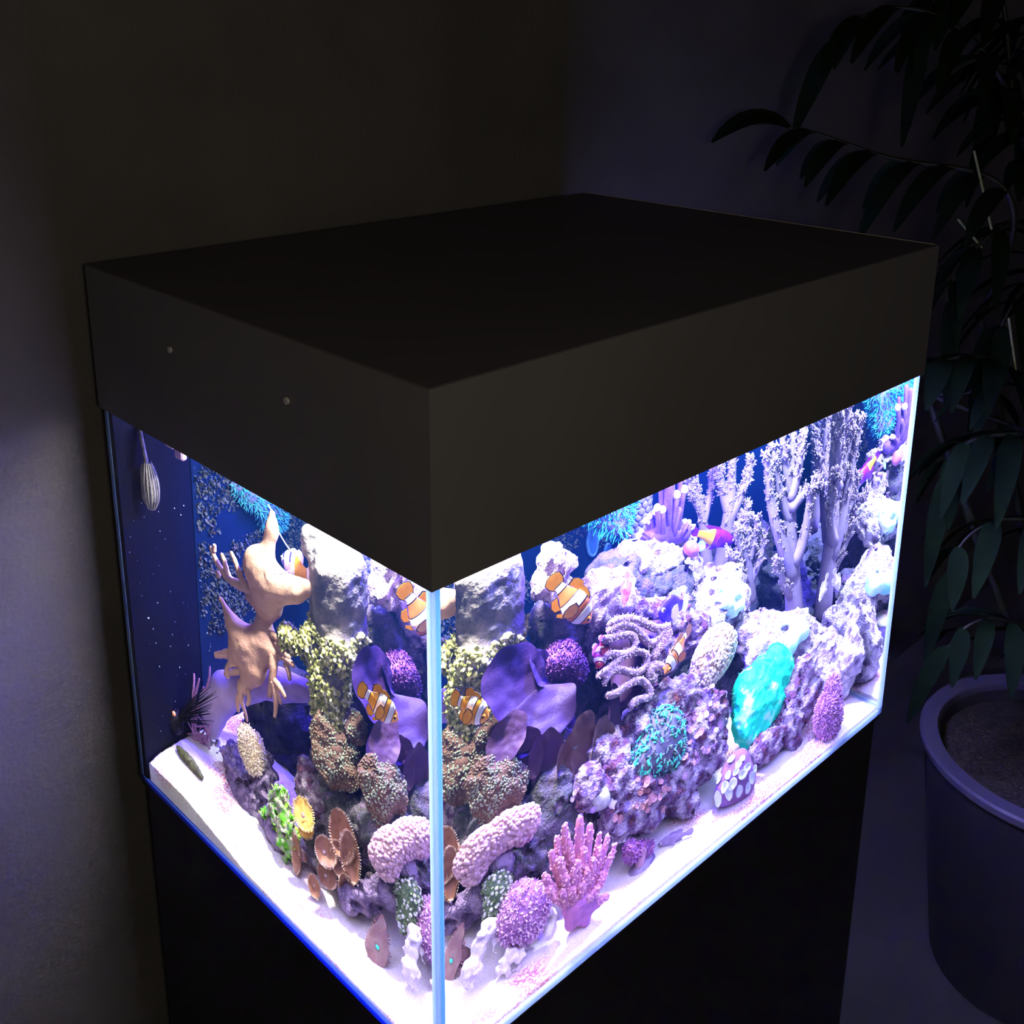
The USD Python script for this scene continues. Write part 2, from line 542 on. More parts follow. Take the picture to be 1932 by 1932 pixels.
water = solo("water", box(0.0072, 0.0072, 0.0036, W - 0.0072, BACK - 0.0004, 0.366), usdkit.material(stage, "/World/Looks/water_haze", {"v": ("scatter_volume", {"color": (0.06, 0.34, 1.0), "density": 0.09, "anisotropy": 0.3})}, volume="v.volume"),
             "clear bluish sea water filling the lit aquarium", "water", False, kind="stuff")


# ================================================================== sand
def sand_z(x, y):
    x, y = np.asarray(x, float), np.asarray(y, float)
    q = np.stack([x * 16, y * 16, 0 * x], -1)
    e = np.minimum(np.minimum(x, W - x), y)
    return 0.0068 + 0.011 * (1 - np.exp(-np.maximum(e, 0) / 0.045)) + 0.006 * (fbm(q, 3, 3) - 0.5) * np.clip(e / 0.02, 0, 1) + 0.016 * np.clip((y - 0.25) / 0.1, 0, 1)


def on_sand(px, py, dz=0.0):
    """Where the sight line at px, py through the front pane comes down to dz above the sand."""
    ys = np.linspace(.008, .2, 400)
    P = A([R(px, py, y) for y in ys])
    return P[np.argmax(P[:, 2] < sand_z(P[:, 0], P[:, 1]) + dz)]


gx, gy = np.linspace(G + 0.0005, W - G - 0.0005, 240), np.linspace(G + 0.0005, BACK - 0.0005, 170)
X, Y = np.meshgrid(gx, gy, indexing="ij")
Z = sand_z(X, Y) + 0.0012 * (noise(np.stack([X, Y, 0 * X], -1) * 420, 8) - 0.5)
n0, n1 = X.shape
v = np.c_[X.ravel(), Y.ravel(), Z.ravel()]
i = np.arange(n0 * n1).reshape(n0, n1)
f = np.stack([i[:-1, :-1], i[1:, :-1], i[1:, 1:], i[:-1, 1:]], -1).reshape(-1, 4)
b = np.r_[i[:, 0], i[-1, 1:], i[::-1, -1][1:], i[0, ::-1][1:-1]]
low = v[b].copy()
low[:, 2] = 0.0034
v2 = np.vstack([v, low])
lb = np.arange(len(b)) + len(v)
f2 = np.stack([b, lb, np.roll(lb, -1), np.roll(b, -1)], -1)
sandm = usdkit.material(stage, "/World/Looks/sand", {
    "t": ("texture_coordinate", {}),
    "n1": ("noise_texture", {"scale": 13.0, "detail": 4}), "r1": ("rgb_ramp", {"ramp": [(0.50, (0, 0, 0)), (0.64, (1, 1, 1))]}),
    "n2": ("noise_texture", {"scale": 900.0, "detail": 2}), "r2": ("rgb_ramp", {"ramp": [(0.3, (0.64, 0.58, 0.55)), (0.6, (0.84, 0.82, 0.80))]}),
    "n3": ("noise_texture", {"scale": 420.0, "detail": 2}), "r3": ("rgb_ramp", {"ramp": [(0.45, (0, 0, 0)), (0.55, (1, 1, 1))]}),
    "mul": ("mix", {"mix_type": "multiply", "fac": 1.0}),
    "mx": ("mix", {"color2": (0.55, 0.17, 0.24)}),
    "b": ("bump", {"strength": 0.5, "distance": 0.0015}), "p": ("principled_bsdf", {"roughness": 0.9, "specular_ior_level": 0.1})},
    [("t.object", "n1.vector"), ("t.object", "n2.vector"), ("t.object", "n3.vector"), ("n1.fac", "r1.fac"), ("n2.fac", "r2.fac"), ("n3.fac", "r3.fac"), ("r1.color", "mul.color1"), ("r3.color", "mul.color2"), ("mul.color", "mx.fac"),
     ("r2.color", "mx.color1"), ("mx.color", "p.base_color"), ("n2.fac", "b.height"), ("b.normal", "p.normal")], surface="p.BSDF")
p = solo("sand_bed", (v2, np.vstack([f, f2])), sandm, "white coral sand with pinkish algae patches covering the aquarium floor", "sand", True, kind="stuff")

# ================================================================== live rock
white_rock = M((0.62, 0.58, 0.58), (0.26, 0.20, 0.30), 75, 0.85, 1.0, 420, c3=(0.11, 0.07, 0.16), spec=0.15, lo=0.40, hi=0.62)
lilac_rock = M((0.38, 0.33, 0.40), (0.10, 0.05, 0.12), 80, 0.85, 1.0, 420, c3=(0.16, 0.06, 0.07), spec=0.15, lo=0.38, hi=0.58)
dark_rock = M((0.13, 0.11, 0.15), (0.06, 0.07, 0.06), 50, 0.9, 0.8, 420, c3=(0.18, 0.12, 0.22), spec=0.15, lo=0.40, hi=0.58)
grey_rock = M((0.26, 0.24, 0.22), (0.13, 0.135, 0.13), 45, 0.9, 0.5, 300, c3=(0.20, 0.18, 0.22), spec=0.12, lo=0.40, hi=0.60)
purple_rock = M((0.26, 0.20, 0.32), (0.12, 0.09, 0.17), 70, 0.85, 0.8, 420, c3=(0.42, 0.36, 0.46), spec=0.15, lo=0.42, hi=0.58)
rocks = {}


def rock(key, label, mat, elems, h=0.0032, k=0.007, amp=0.0055, freq=75, amp2=0.0025, freq2=230, pit=0.006, seed=0, floor=0.006):
    m = sdf(elems, h, k, amp, freq, seed, amp2, freq2, pit, 120, floor, True)
    rocks[key] = m
    solo("live_rock", m, mat, label, "rock")
    return m


rock("peak", "pointed white rock peak right of the grey algae pillar, behind the striped fish", white_rock,
     balls("R", [(1042, 1058, .192, 22), (1060, 1085, .19, 30), (1095, 1110, .20, 20), (1022, 1108, .195, 20), (1045, 1040, .195, 12), (1118, 1082, .22, 12)]), seed=1)
rock("bulge", "rounded bleached white rock in the middle, right of the large striped fish", white_rock,
     balls("R", [(1135, 1115, .19, 38), (1172, 1135, .19, 32), (1125, 1155, .185, 30), (1102, 1125, .19, 22), (1165, 1100, .21, 28)]), amp=.004, seed=2)
rock("summit", "large bleached rock at the summit of the reef below the purple finger coral", white_rock,
     balls("R", [(1185, 1050, .25, 25), (1225, 1035, .26, 28), (1270, 1008, .27, 24), (1300, 1008, .27, 18), (1255, 1068, .25, 36), (1205, 1085, .24, 36), (1305, 1075, .26, 28), (1332, 1095, .26, 24), (1240, 1100, .26, 34)]), amp=.006, seed=3)
rock("ledge", "white rock ledge at the foot of the small feathery soft coral, cyan sponge on it", white_rock,
     balls("R", [(1372, 1105, .235, 34), (1388, 1150, .215, 30), (1345, 1165, .21, 32), (1322, 1125, .24, 26), (1392, 1085, .24, 16)]), seed=4)
rock("middle", "pale rough rock between the blue fish and the winding ridged coral", lilac_rock,
     balls("R", [(1235, 1165, .205, 36), (1290, 1175, .19, 32), (1322, 1200, .18, 28), (1190, 1150, .205, 32), (1268, 1135, .22, 28), (1205, 1245, .190, 50), (1155, 1225, .195, 42), (1260, 1230, .188, 36), (1120, 1210, .19, 30)]), seed=5)
rock("front", "big purple and brown encrusted boulder carrying the green hammer coral", lilac_rock,
     balls("R", [(1270, 1480, .085, 44), (1215, 1500, .08, 42), (1310, 1400, .10, 48), (1340, 1345, .11, 40), (1165, 1470, .092, 40), (1112, 1490, .092, 38), (1290, 1330, .125, 46), (1335, 1430, .085, 34), (1225, 1540, .068, 20), (1185, 1545, .072, 24), (1240, 1340, .13, 46), (1295, 1515, .072, 22), (1150, 1560, .078, 26), (1195, 1395, .12, 46), (1130, 1420, .12, 40)]), seed=6, h=.003, amp=.006, amp2=.003)
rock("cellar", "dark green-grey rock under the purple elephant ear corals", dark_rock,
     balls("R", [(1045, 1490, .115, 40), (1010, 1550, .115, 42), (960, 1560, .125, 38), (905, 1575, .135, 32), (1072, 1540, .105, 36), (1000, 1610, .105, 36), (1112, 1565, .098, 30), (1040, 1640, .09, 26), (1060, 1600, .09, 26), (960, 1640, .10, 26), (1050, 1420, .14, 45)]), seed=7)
rock("shelf", "pitted white and purple rock right of the bright cyan coral", lilac_rock,
     balls("R", [(1490, 1320, .078, 26), (1515, 1265, .088, 28), (1487, 1370, .062, 26), (1455, 1400, .058, 24), (1428, 1420, .058, 20), (1522, 1330, .064, 20), (1500, 1400, .052, 12), (1535, 1300, .08, 20)]), amp=.004, pit=.008, seed=8)
rock("ridge", "broad glaring white rock ridge in front of the tall feathery soft coral", white_rock,
     balls("R", [(1500, 1205, .165, 46), (1445, 1195, .185, 36), (1408, 1195, .195, 30), (1550, 1240, .13, 46), (1585, 1280, .09, 34), (1530, 1215, .175, 36), (1440, 1240, .16, 40)]), amp=.006, seed=9)
rock("flank", "white rock leaning against the far glass end behind the pink pear-shaped coral", white_rock,
     balls("R", [(1610, 1215, .085, 24), (1625, 1170, .085, 20), (1635, 1120, .085, 16), (1600, 1250, .075, 22), (1620, 1240, .065, 18)]), amp=.004, seed=10)

# the pillar
P3 = []
for x, y, za, zb, r in [(.159, .214, .225, .274, .019), (.170, .208, .215, .270, .021), (.165, .224, .24, .276, .018), (.174, .224, .21, .273, .022), (.163, .216, .21, .255, .020), (.147, .207, .228, .270, .018), (.156, .242, .285, .289, .011)]:
    P3.append(np.r_[x, y, za, x, y, zb, r, r])
for q in [(545, 1208, .134, 22), (588, 1220, .136, 28), (638, 1236, .138, 32), (624, 1290, .136, 39), (622, 1340, .134, 38), (627, 1385, .130, 34)]:
    b = ball("L", *q)
    P3.append(np.r_[b[:3], b[:3], b[3], b[3]])
pillar = rock("pillar", "tall grey slab of rock with green algae on its lower half", grey_rock, P3, h=.0026, k=.004, amp=.0022, amp2=.0010, seed=11, pit=.0)
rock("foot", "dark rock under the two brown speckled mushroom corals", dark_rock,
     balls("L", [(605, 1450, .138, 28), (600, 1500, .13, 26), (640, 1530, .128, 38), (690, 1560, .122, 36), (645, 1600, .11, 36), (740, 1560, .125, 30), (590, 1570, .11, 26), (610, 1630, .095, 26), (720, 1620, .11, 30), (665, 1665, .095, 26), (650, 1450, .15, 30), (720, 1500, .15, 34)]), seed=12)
rock("crag", "small lilac rock crag beside the dark gap, left of the mushroom corals", lilac_rock,
     balls("L", [(582, 1470, .120, 16), (592, 1500, .115, 18), (570, 1500, .115, 14), (575, 1440, .125, 10), (600, 1525, .11, 12)]), h=.0024, amp=.004, amp2=.002, seed=13)
rock("left", "dark purple branching rock below the round yellow fuzzy coral", purple_rock,
     balls("L", [(452, 1470, .112, 22), (472, 1520, .10, 28), (440, 1425, .122, 22), (500, 1485, .11, 22), (508, 1560, .088, 20), (432, 1500, .10, 14), (410, 1425, .135, 18), (415, 1462, .115, 14), (530, 1590, .08, 14), (500, 1440, .125, 18)]), h=.0026, amp=.007, amp2=.003, pit=.008, seed=14)
rock("green", "small rock with bright green algae left of the yellow zoanthid", M((0.10, 0.42, 0.02), (0.40, 0.42, 0.30), 120, 0.8, 0.6, 500, c3=(0.13, 0.13, 0.11), lo=.42, hi=.55),
     balls("L", [(530, 1500, .092, 10), (525, 1525, .088, 14), (538, 1545, .084, 15), (550, 1575, .078, 14), (505, 1530, .09, 12), (540, 1600, .072, 14)]), h=.002, amp=.004, amp2=.003, seed=15)
bone = M((0.85, 0.82, 0.82), (0.66, 0.58, 0.66), 120, 0.8, 0.5, 500, spec=.2)
rock("bone_a", "small bleached coral skeleton near the front corner, below the green dotted coral", bone,
     list(balls("R", [(905, 1785, .066, 16), (890, 1828, .06, 18), (922, 1758, .069, 11), (885, 1855, .055, 10), (912, 1755, .07, 8), (935, 1775, .062, 12)])) + [np.r_[R(925, 1750, .07), R(905, 1790, .066), .003, .005]], h=.0016, k=.002, amp=.0050, amp2=.0025, seed=16)
rock("bone_b", "low bleached knobbly skeleton in front of the purple polyp mound", bone,
     balls("R", [(962, 1800, .046, 13), (978, 1822, .042, 10), (946, 1818, .046, 9), (955, 1835, .042, 8), (985, 1800, .044, 8)]), h=.0016, k=.002, amp=.0050, amp2=.0025, seed=17)
rock("bone_c", "thin white skeleton stub right of the purple polyp mound", bone,
     balls("R", [(1040, 1735, .045, 9), (1038, 1755, .043, 10), (1032, 1772, .042, 8), (1042, 1720, .046, 6)]), h=.0016, k=.003, amp=.002, amp2=.001, seed=18)
rock("corner", "violet rock hidden between the zoanthids and the pink bubble coral", purple_rock,
     balls("L", [(690, 1690, .085, 26), (730, 1680, .09, 26), (740, 1640, .10, 22), (770, 1640, .105, 22), (655, 1700, .075, 20)]), h=.0026, seed=19)

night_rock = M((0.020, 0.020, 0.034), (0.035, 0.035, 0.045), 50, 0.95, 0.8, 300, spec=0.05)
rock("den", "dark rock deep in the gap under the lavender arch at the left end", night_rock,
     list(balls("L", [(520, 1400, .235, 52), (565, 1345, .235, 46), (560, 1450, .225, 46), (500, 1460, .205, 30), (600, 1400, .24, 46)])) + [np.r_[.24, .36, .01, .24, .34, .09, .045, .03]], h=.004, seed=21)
backrock = M((0.10, 0.11, 0.13), (0.06, 0.075, 0.07), 60, 0.9, 0.8, 300, c3=(0.14, 0.13, 0.17), spec=0.1)
rock("rear", "dim grey-green low rock at the back, seen between the feathery soft corals", backrock,
     [np.r_[.40, .375, .02, .40, .37, .07, .03, .025], np.r_[.46, .37, .02, .47, .365, .085, .035, .025], np.r_[.53, .36, .02, .53, .36, .07, .035, .03], np.r_[.57, .335, .02, .575, .33, .09, .025, .018], np.r_[.56, .38, .04, .565, .385, .13, .028, .018], np.r_[.50, .33, .01, .56, .29, .04, .03, .03]], h=.004, seed=22)

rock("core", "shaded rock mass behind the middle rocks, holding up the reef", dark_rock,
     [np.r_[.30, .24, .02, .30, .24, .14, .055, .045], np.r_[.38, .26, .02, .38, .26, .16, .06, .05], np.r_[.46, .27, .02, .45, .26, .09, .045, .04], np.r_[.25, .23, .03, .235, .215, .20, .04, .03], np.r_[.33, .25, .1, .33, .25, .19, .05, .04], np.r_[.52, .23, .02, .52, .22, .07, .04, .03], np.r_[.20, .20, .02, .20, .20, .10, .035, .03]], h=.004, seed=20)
rng = np.random.default_rng(5)


def bars(s, rows):
    """Tapered bars from rows of two pixel places with depths and radii in pixels."""
    out = []
    for (p0, p1, d0, q0, q1, d1, r0, r1) in rows:
        a, b = ball(s, p0, p1, d0, r0), ball(s, q0, q1, d1, r1)
        out.append(np.r_[a[:3], b[:3], a[3], b[3]])
    return out


def path(s, pts):
    return A([{"R": R, "L": L}[s](*p) for p in pts])


# ------------------------------------------------------------------ finger leather corals at the left end
tan = M((0.66, 0.44, 0.30), (0.56, 0.36, 0.23), 90, 0.7, 0.35, 900, spec=0.25, lucent=0.15)
tan2 = M((0.60, 0.37, 0.26), (0.50, 0.30, 0.24), 60, 0.7, 0.2, 500, spec=0.25, lucent=0.15)


def finger(t, s, pts, r0, r1, mat, name="finger", n=14, h=None):
    P = curve(path(s, pts), n)
    m = mpp(s, *pts[0])
    rad = np.interp(np.linspace(0, 1, n), [0, .55, .85, 1], [r0, (r0 + r1) / 2, r1, r1 * 0.95]) * m * (1 + 0.08 * np.sin(np.arange(n) * 1.9))
    return t.part(name, tube(P, rad, 10), mat, True)


t = Thing("leather_coral", "tan finger leather coral with a bulging bright cap and three thin raised fingers", "coral", L(520, 1120, .135))
t.part("body", sdf(bars("L", [(555, 1116, .139, 505, 1095, .132, 18, 29), (505, 1095, .132, 486, 1072, .128, 30, 30), (488, 1062, .13, 500, 1130, .132, 24, 24), (500, 1130, .13, 470, 1125, .128, 20, 10), (612, 1108, .148, 540, 1112, .138, 11, 19), (500, 1060, .13, 513, 1000, .138, 16, 10), (513, 1000, .138, 514, 968, .140, 10, 5), (510, 1140, .134, 500, 1165, .134, 24, 14)]), .0018, .004, .0008, 160, 3), tan)
for pts, a, b in [([(482, 1122, .128), (452, 1104, .124), (428, 1088, .122), (410, 1062, .12), (398, 1034, .12)], 10, 5.5), ([(440, 1100, .124), (428, 1078, .122), (424, 1062, .12), (418, 1046, .12)], 7, 5), ([(480, 1118, .126), (458, 1098, .122), (448, 1072, .12), (436, 1043, .12)], 9, 5), ([(400, 1036, .12), (402, 1044, .12), (410, 1060, .12)], 5, 5), ([(412, 1086, .122), (410, 1080, .12)], 6, 5), ([(405, 1028, .12), (404, 1040, .12)], 4, 5)]:
    finger(t, "L", pts, a, b, tan)
t = Thing("leather_coral", "tan finger leather coral hanging lower down with drooping branched arms", "coral", L(495, 1180, .132))
t.part("body", sdf(bars("L", [(497, 1160, .134, 500, 1205, .128, 14, 18), (500, 1205, .128, 465, 1225, .122, 20, 24), (465, 1225, .12, 480, 1262, .12, 24, 20), (455, 1205, .12, 438, 1240, .116, 16, 12), (415, 1128, .116, 440, 1178, .118, 4, 9), (440, 1178, .118, 470, 1215, .12, 10, 18), (500, 1230, .126, 520, 1235, .124, 18, 10), (480, 1262, .12, 456, 1300, .116, 18, 11)]), .0018, .005, .0010, 140, 4), tan2)
for pts, a, b in [([(452, 1228, .118), (425, 1234, .113), (406, 1236, .11)], 10, 6), ([(460, 1255, .118), (440, 1252, .113), (428, 1262, .11), (430, 1278, .11)], 7, 5), ([(470, 1262, .118), (445, 1268, .112), (424, 1272, .11)], 7, 4), ([(470, 1265, .118), (458, 1295, .113), (455, 1320, .112), (463, 1345, .112), (466, 1360, .112)], 9, 3.5), ([(455, 1308, .113), (448, 1330, .112), (450, 1342, .112)], 6, 4), ([(466, 1300, .113), (470, 1318, .112), (466, 1330, .112)], 5, 3.5),
                  ([(512, 1225, .124), (515, 1262, .118), (513, 1285, .116), (508, 1314, .115)], 11, 6), ([(515, 1285, .116), (520, 1315, .114), (518, 1352, .114)], 8, 4), ([(518, 1285, .116), (530, 1300, .115), (538, 1315, .115)], 7, 4), ([(518, 1295, .116), (527, 1315, .115), (530, 1327, .115)], 6, 4), ([(522, 1212, .126), (530, 1225, .124), (546, 1240, .124)], 8, 6), ([(528, 1235, .124), (542, 1245, .123), (554, 1256, .123)], 8, 5), ([(538, 1252, .123), (545, 1270, .122), (546, 1282, .122)], 6, 4.5), ([(505, 1200, .127), (518, 1200, .125), (526, 1208, .125)], 8, 6)]:
    finger(t, "L", pts, a, b, tan2, "arm")
t = Thing("leather_coral", "smooth lavender leather coral arching low over the dark gap at the left end", "coral", L(405, 1375, .14))
t.part("body", sdf(bars("L", [(400, 1372, .140, 402, 1335, .143, 18, 24), (402, 1335, .143, 425, 1305, .15, 24, 26), (425, 1305, .15, 470, 1290, .158, 26, 24), (470, 1290, .158, 530, 1292, .165, 24, 22), (530, 1292, .165, 585, 1305, .17, 22, 20)]), .0022, .006, .001, 90, 6), M((0.46, 0.36, 0.56), (0.40, 0.30, 0.48), 60, 0.65, 0.15, 600, lucent=.15))

# ------------------------------------------------------------------ round fuzzy plate
cream = M((0.62, 0.52, 0.36), (0.50, 0.43, 0.36), 60, 0.8, 0.3, 900)
t = Thing("plate_coral", "round fuzzy cream-yellow plate coral on the dark purple rock", "coral", L(475, 1440, .105))
pm = disc(L(475, 1415, .100), (-.62, -.62, .42), (-.1, .3, 1), .0155, .0235, .10, 3, -.18, 2, 12, 40, .16)
t.part("body", pm, cream)
fuzz = spike(4)
t.part("tentacles", strewn(pm, 1500, fuzz, .0026, 3, .4, .35), M((0.70, 0.60, 0.44), (0.60, 0.52, 0.45), 50, .8), kind="stuff")

# ------------------------------------------------------------------ purple sea whip, urchin, cucumber
whip = M((0.36, 0.16, 0.30), (0.48, 0.24, 0.40), 90, .75, .3, 900)
t = Thing("sea_whip", "thin-fingered purple sea whip bush behind the black urchin", "coral", L(368, 1420, .125))
tips = [(347, 1255, 2.2), (352, 1274, 2.6), (366, 1272, 2.4), (376, 1281, 2.4), (396, 1258, 2.2), (358, 1300, 2.6), (384, 1296, 2.4), (362, 1288, 2.6), (350, 1318, 2.4), (391, 1310, 2.2), (371, 1300, 2.6), (344, 1332, 2.2)]
for k, (x, y, r) in enumerate(tips):
    bx = 360 + (x - 365) * .25
    P = curve(path("L", [(366 + (x - 365) * .15, 1412, .125), (bx + rng.uniform(-4, 4), 1372, .128), ((x + bx) / 2 + rng.uniform(-3, 3), (y + 1360) / 2, .132), (x, y, .135)]), 12)
    t.part("finger", tube(P, r * mpp("L", x, y, .135) * np.linspace(1.5, 1.0, 12), 7), whip)
t.part("stem", tube(curve(path("L", [(372, 1455, .115), (364, 1430, .12), (366, 1400, .125)]), 8), .0035, 8), whip)
t.part("twigs", join([tube(curve(path("L", [(366 + rng.uniform(-8, 8), 1405, .122), (350 + rng.uniform(0, 45), 1385 + rng.uniform(-15, 20), .118), (340 + rng.uniform(0, 62), 1370 + rng.uniform(-30, 40), .115)]), 6), .0011, 5) for _ in range(14)]), whip, kind="stuff")
ink = M((0.004, 0.004, 0.007), rough=.5, spec=.08)
t = Thing("sea_urchin", "black long-spined sea urchin in the back corner of the left end", "sea urchin", L(330, 1385, .085))
u = ball("L", 328, 1358, .088, 22)
t.part("body", sdf([u], .002, .004, .001), ink)
for k in range(70):
    d = rng.normal(size=3)
    d /= np.linalg.norm(d)
    d[2] = abs(d[2]) * .8 - .1
    ln = rng.uniform(.028, .042)
    if k < 22:
        q = L(rng.uniform(385, 412), rng.uniform(1290, 1372), .088 + rng.uniform(-.012, .012))
        d, ln = q - u[:3], np.linalg.norm(q - u[:3])
        d = d / ln
    t.part("spine", tube([u[:3] + d * u[3] * .7, u[:3] + d * ln * .6, u[:3] + d * ln], [.0009, .0006, .0002], 5), ink)
eye = ball("L", 328, 1343, .078, 4)
ed = trimesh.creation.icosphere(2, eye[3])
ed.apply_translation(u[:3] + (eye[:3] - u[:3]) / np.linalg.norm(eye[:3] - u[:3]) * u[3] * 1.02)
t.part("eye_ring", ed, M((0.9, 0.35, 0.12), rough=.5), label="small orange spot")
P = curve(path("L", [(338, 1442, .07), (352, 1452, .064), (368, 1462, .06), (382, 1474, .056)]), 14)
P[:, 2] = sand_z(P[:, 0], P[:, 1]) + .004
t = Thing("sea_cucumber", "dark olive sea cucumber lying on the sand in the back left corner", "sea cucumber", P[6] - [0, 0, .006])
sm = tube(P, .0055 * np.sin(np.linspace(.35, 2.8, 14)) + .001, 12)
t.part("body", sm, M((0.06, 0.07, 0.03), (0.16, 0.17, 0.07), 160, .7, .4, 700))
t.part("warts", strewn(sm, 90, bead(1), .0009, 2), M((0.10, 0.11, 0.05), rough=.7), kind="stuff")

# ------------------------------------------------------------------ algae
moss = M((0.13, 0.15, 0.03), (0.44, 0.46, 0.14), 230, .85, c3=(0.80, 0.80, 0.56), lo=.36, hi=.54)


def leaflet():
    v = A([[0, 0, 0], [.32, .08, .35], [-.32, .06, .4], [.25, .22, .8], [-.28, .2, .75], [0, .3, 1.0], [0, -.1, .45]])
    return v, A([[0, 1, 6], [0, 6, 2], [1, 3, 6], [2, 6, 4], [3, 5, 6], [4, 6, 5]])


pv = vf(pillar)
zc = L(600, 1175, .148)[2]
keepm = lambda P, N: (P[:, 2] < zc + .012 * (noise(P * 90) - .3)) & (noise(P * 110, 4) > .30)
am1 = strewn(pillar, 3200, leaflet(), .0046, 8, .5, .7, keep=keepm)
am2 = strewn(pillar, 5200, (lambda q: (q[0] * [1, 1, .7], q[1]))(bead(1)), .0021, 9, .6, .6, -.3, keep=keepm)
am = join([am1, am2])
# keep=lambda P, N: (P[:, 2] < zc + .012 * (noise(P * 90) - .3)) & (noise(P * 110, 4) > .36))
solo("algae", am, moss, "yellow-green tufted algae over the lower half of the grey pillar rock", "algae", True, kind="stuff")
lime = M((0.16, 0.62, 0.02), (0.50, 0.75, 0.08), 120, .6, lucent=.2)
solo("algae", strewn(rocks["green"], 420, leaflet(), .0042, 9, .5, .6, keep=lambda P, N: noise(P * 130, 2) > .52), lime, "bright green algae tufts beside the yellow zoanthid", "algae", True, kind="stuff")
gx_, gz_ = rng.uniform(.160, .44, 15000), rng.uniform(.03, .345, 15000)
gp = np.c_[gx_, np.full(15000, BACK - .0004), gz_]
th = .45 + .25 * np.clip((.17 - gz_) / .14, 0, 1) + .2 * np.clip((gx_ - .36) / .08, 0, 1) - .10 * np.clip((gz_ - .22) / .1, 0, 1)
gp = gp[fbm(gp * [34, 1, 26], 3, 2) > th]
va, fa = placed(gp, np.tile([0, -1.0, 0], (len(gp), 1)), leaflet(), .0034, np.random.default_rng(3), .7, 1.2)
solo("algae", (va, fa), M((0.025, 0.040, 0.035), (0.055, 0.07, 0.055), 60, .9, c3=(0.05, 0.035, 0.035)), "dim grey-green algae film patched over the dark back wall", "algae", True, kind="stuff")

# ------------------------------------------------------------------ speckled mushroom corals
brown = M((0.12, 0.062, 0.045), (0.16, 0.09, 0.06), 70, .75, .3, 700, lucent=.1)
dots = M((0.26, 0.33, 0.22), (0.16, 0.12, 0.07), 60, .7, c3=(0.21, 0.13, 0.08), lo=.42, hi=.56)


def mushroom(label, c, n, ref, a, b, seed, nb, **kw):
    t = Thing("mushroom_coral", label, "coral", A(c) - [0, 0, b * .7])
    m = disc(c, n, ref, a, b, seed=seed, nr=18, nt=72, **kw)
    t.part("cap", m, brown)
    _, _, nn = frame(n)
    t.part("speckles", strewn(m, nb, bead(0), .00085, seed, .5, .2, sink=-.15, keep=lambda P, N: N @ nn > .1), dots, kind="stuff")
    t.part("stalk", tube(curve([A(c) - nn * .001, A(c) - nn * .012, A(c) - nn * .022 - [0, 0, .006]], 6), [.008, .008, .008, .009, .011, .012], 12), brown)


mushroom("upper brown speckled mushroom coral with folded rim, below the green algae", L(635, 1418, .110), (-.55, -.62, .42), (-.2, .3, 1), .0285, .0320, 21, 1500, ruffle=.14, waves=4, cup=-.30, th=.07, lump=.22)
mushroom("lower right brown speckled mushroom coral nearest the glass corner", A([.1155, .122, .1335]), (-.35, -.80, .35), (.1, .2, 1), .0265, .0270, 22, 1600, ruffle=.11, waves=5, cup=-.34, th=.07, lump=.2)
mushroom("small dark speckled mushroom coral tucked above the two large ones", A([.136, .170, .158]), (-.3, -.75, .5), (.1, .2, 1), .0150, .0140, 23, 420, ruffle=.16, waves=4, cup=-.3)
mushroom("little speckled mushroom coral under the lower one, above the pink bubble coral", A([.112, .122, .108]), (-.4, -.75, .3), (.1, .2, 1), .0150, .0085, 24, 330, ruffle=.12, waves=4, cup=-.3)

# ------------------------------------------------------------------ zoanthids
gold = M((0.72, 0.40, 0.06), (0.85, 0.55, 0.14), 220, .6, lucent=.1)
goldf = M((0.72, 0.50, 0.12), (0.9, 0.7, 0.35), 200, .6)
umber = M((0.26, 0.12, 0.06), (0.36, 0.18, 0.11), 120, .6, lucent=.1)
umberf = M((0.50, 0.34, 0.20), (0.72, 0.58, 0.46), 240, .6)
gold3 = M((0.80, 0.52, 0.14), (0.62, 0.30, 0.05), 300, .6)
umber3 = M((0.40, 0.25, 0.25), (0.24, 0.11, 0.07), 160, .5, lo=.42, hi=.6)
stemm = M((0.28, 0.16, 0.14), (0.36, 0.24, 0.24), 90, .7)


def polyp(t, c, n, ref, a, b, m1, m2, seed, root, nt=34, cup=.45, fr=.22, mouth=None, m3=None):
    n = A(n, float) / np.linalg.norm(n)
    m = disc(c, n, ref, a, b, .07, 3, cup, seed, 10, 40, .09)
    p = t.part("polyp", m, m1)
    rv, uv, nv = frame(n, ref)
    t.part("disc_centre", disc(A(c) + nv * (a + b) / 2 * .02, n, ref, a * .60, b * .60, .05, 3, cup * .62, seed, 8, 36, .11), mouth and m1 or m3, True, under=p)
    k = np.linspace(0, 2 * np.pi, nt, endpoint=False)
    s = (a + b) / 2
    P = A(c) + (a * .95 * np.cos(k))[:, None] * rv + (b * .95 * np.sin(k))[:, None] * uv + cup * s * nv * .93
    N = (np.cos(k))[:, None] * rv + (np.sin(k))[:, None] * uv + .75 * nv
    v, f = placed(P, N, spike(5), s * fr * 1.25, np.random.default_rng(seed), .2, .12, .2)
    t.part("fringe", (v, f), m2, True, under=p, kind="stuff")
    mo = trimesh.creation.icosphere(2, 1.0)
    mo.apply_scale([s * .13, s * .13, s * .07])
    T = np.eye(4)
    T[:3, 0], T[:3, 1], T[:3, 2], T[:3, 3] = rv, uv, nv, A(c) + nv * s * .11
    mo.apply_transform(T)
    t.part("mouth", mo, mouth or m2, True, under=p)
    t.part("stalk", tube(curve([A(c) - nv * s * .03, A(c) - nv * s * .6 - [0, 0, s * .2], A(root)], 8), np.linspace(.40, .30, 8) * s, 10), stemm)


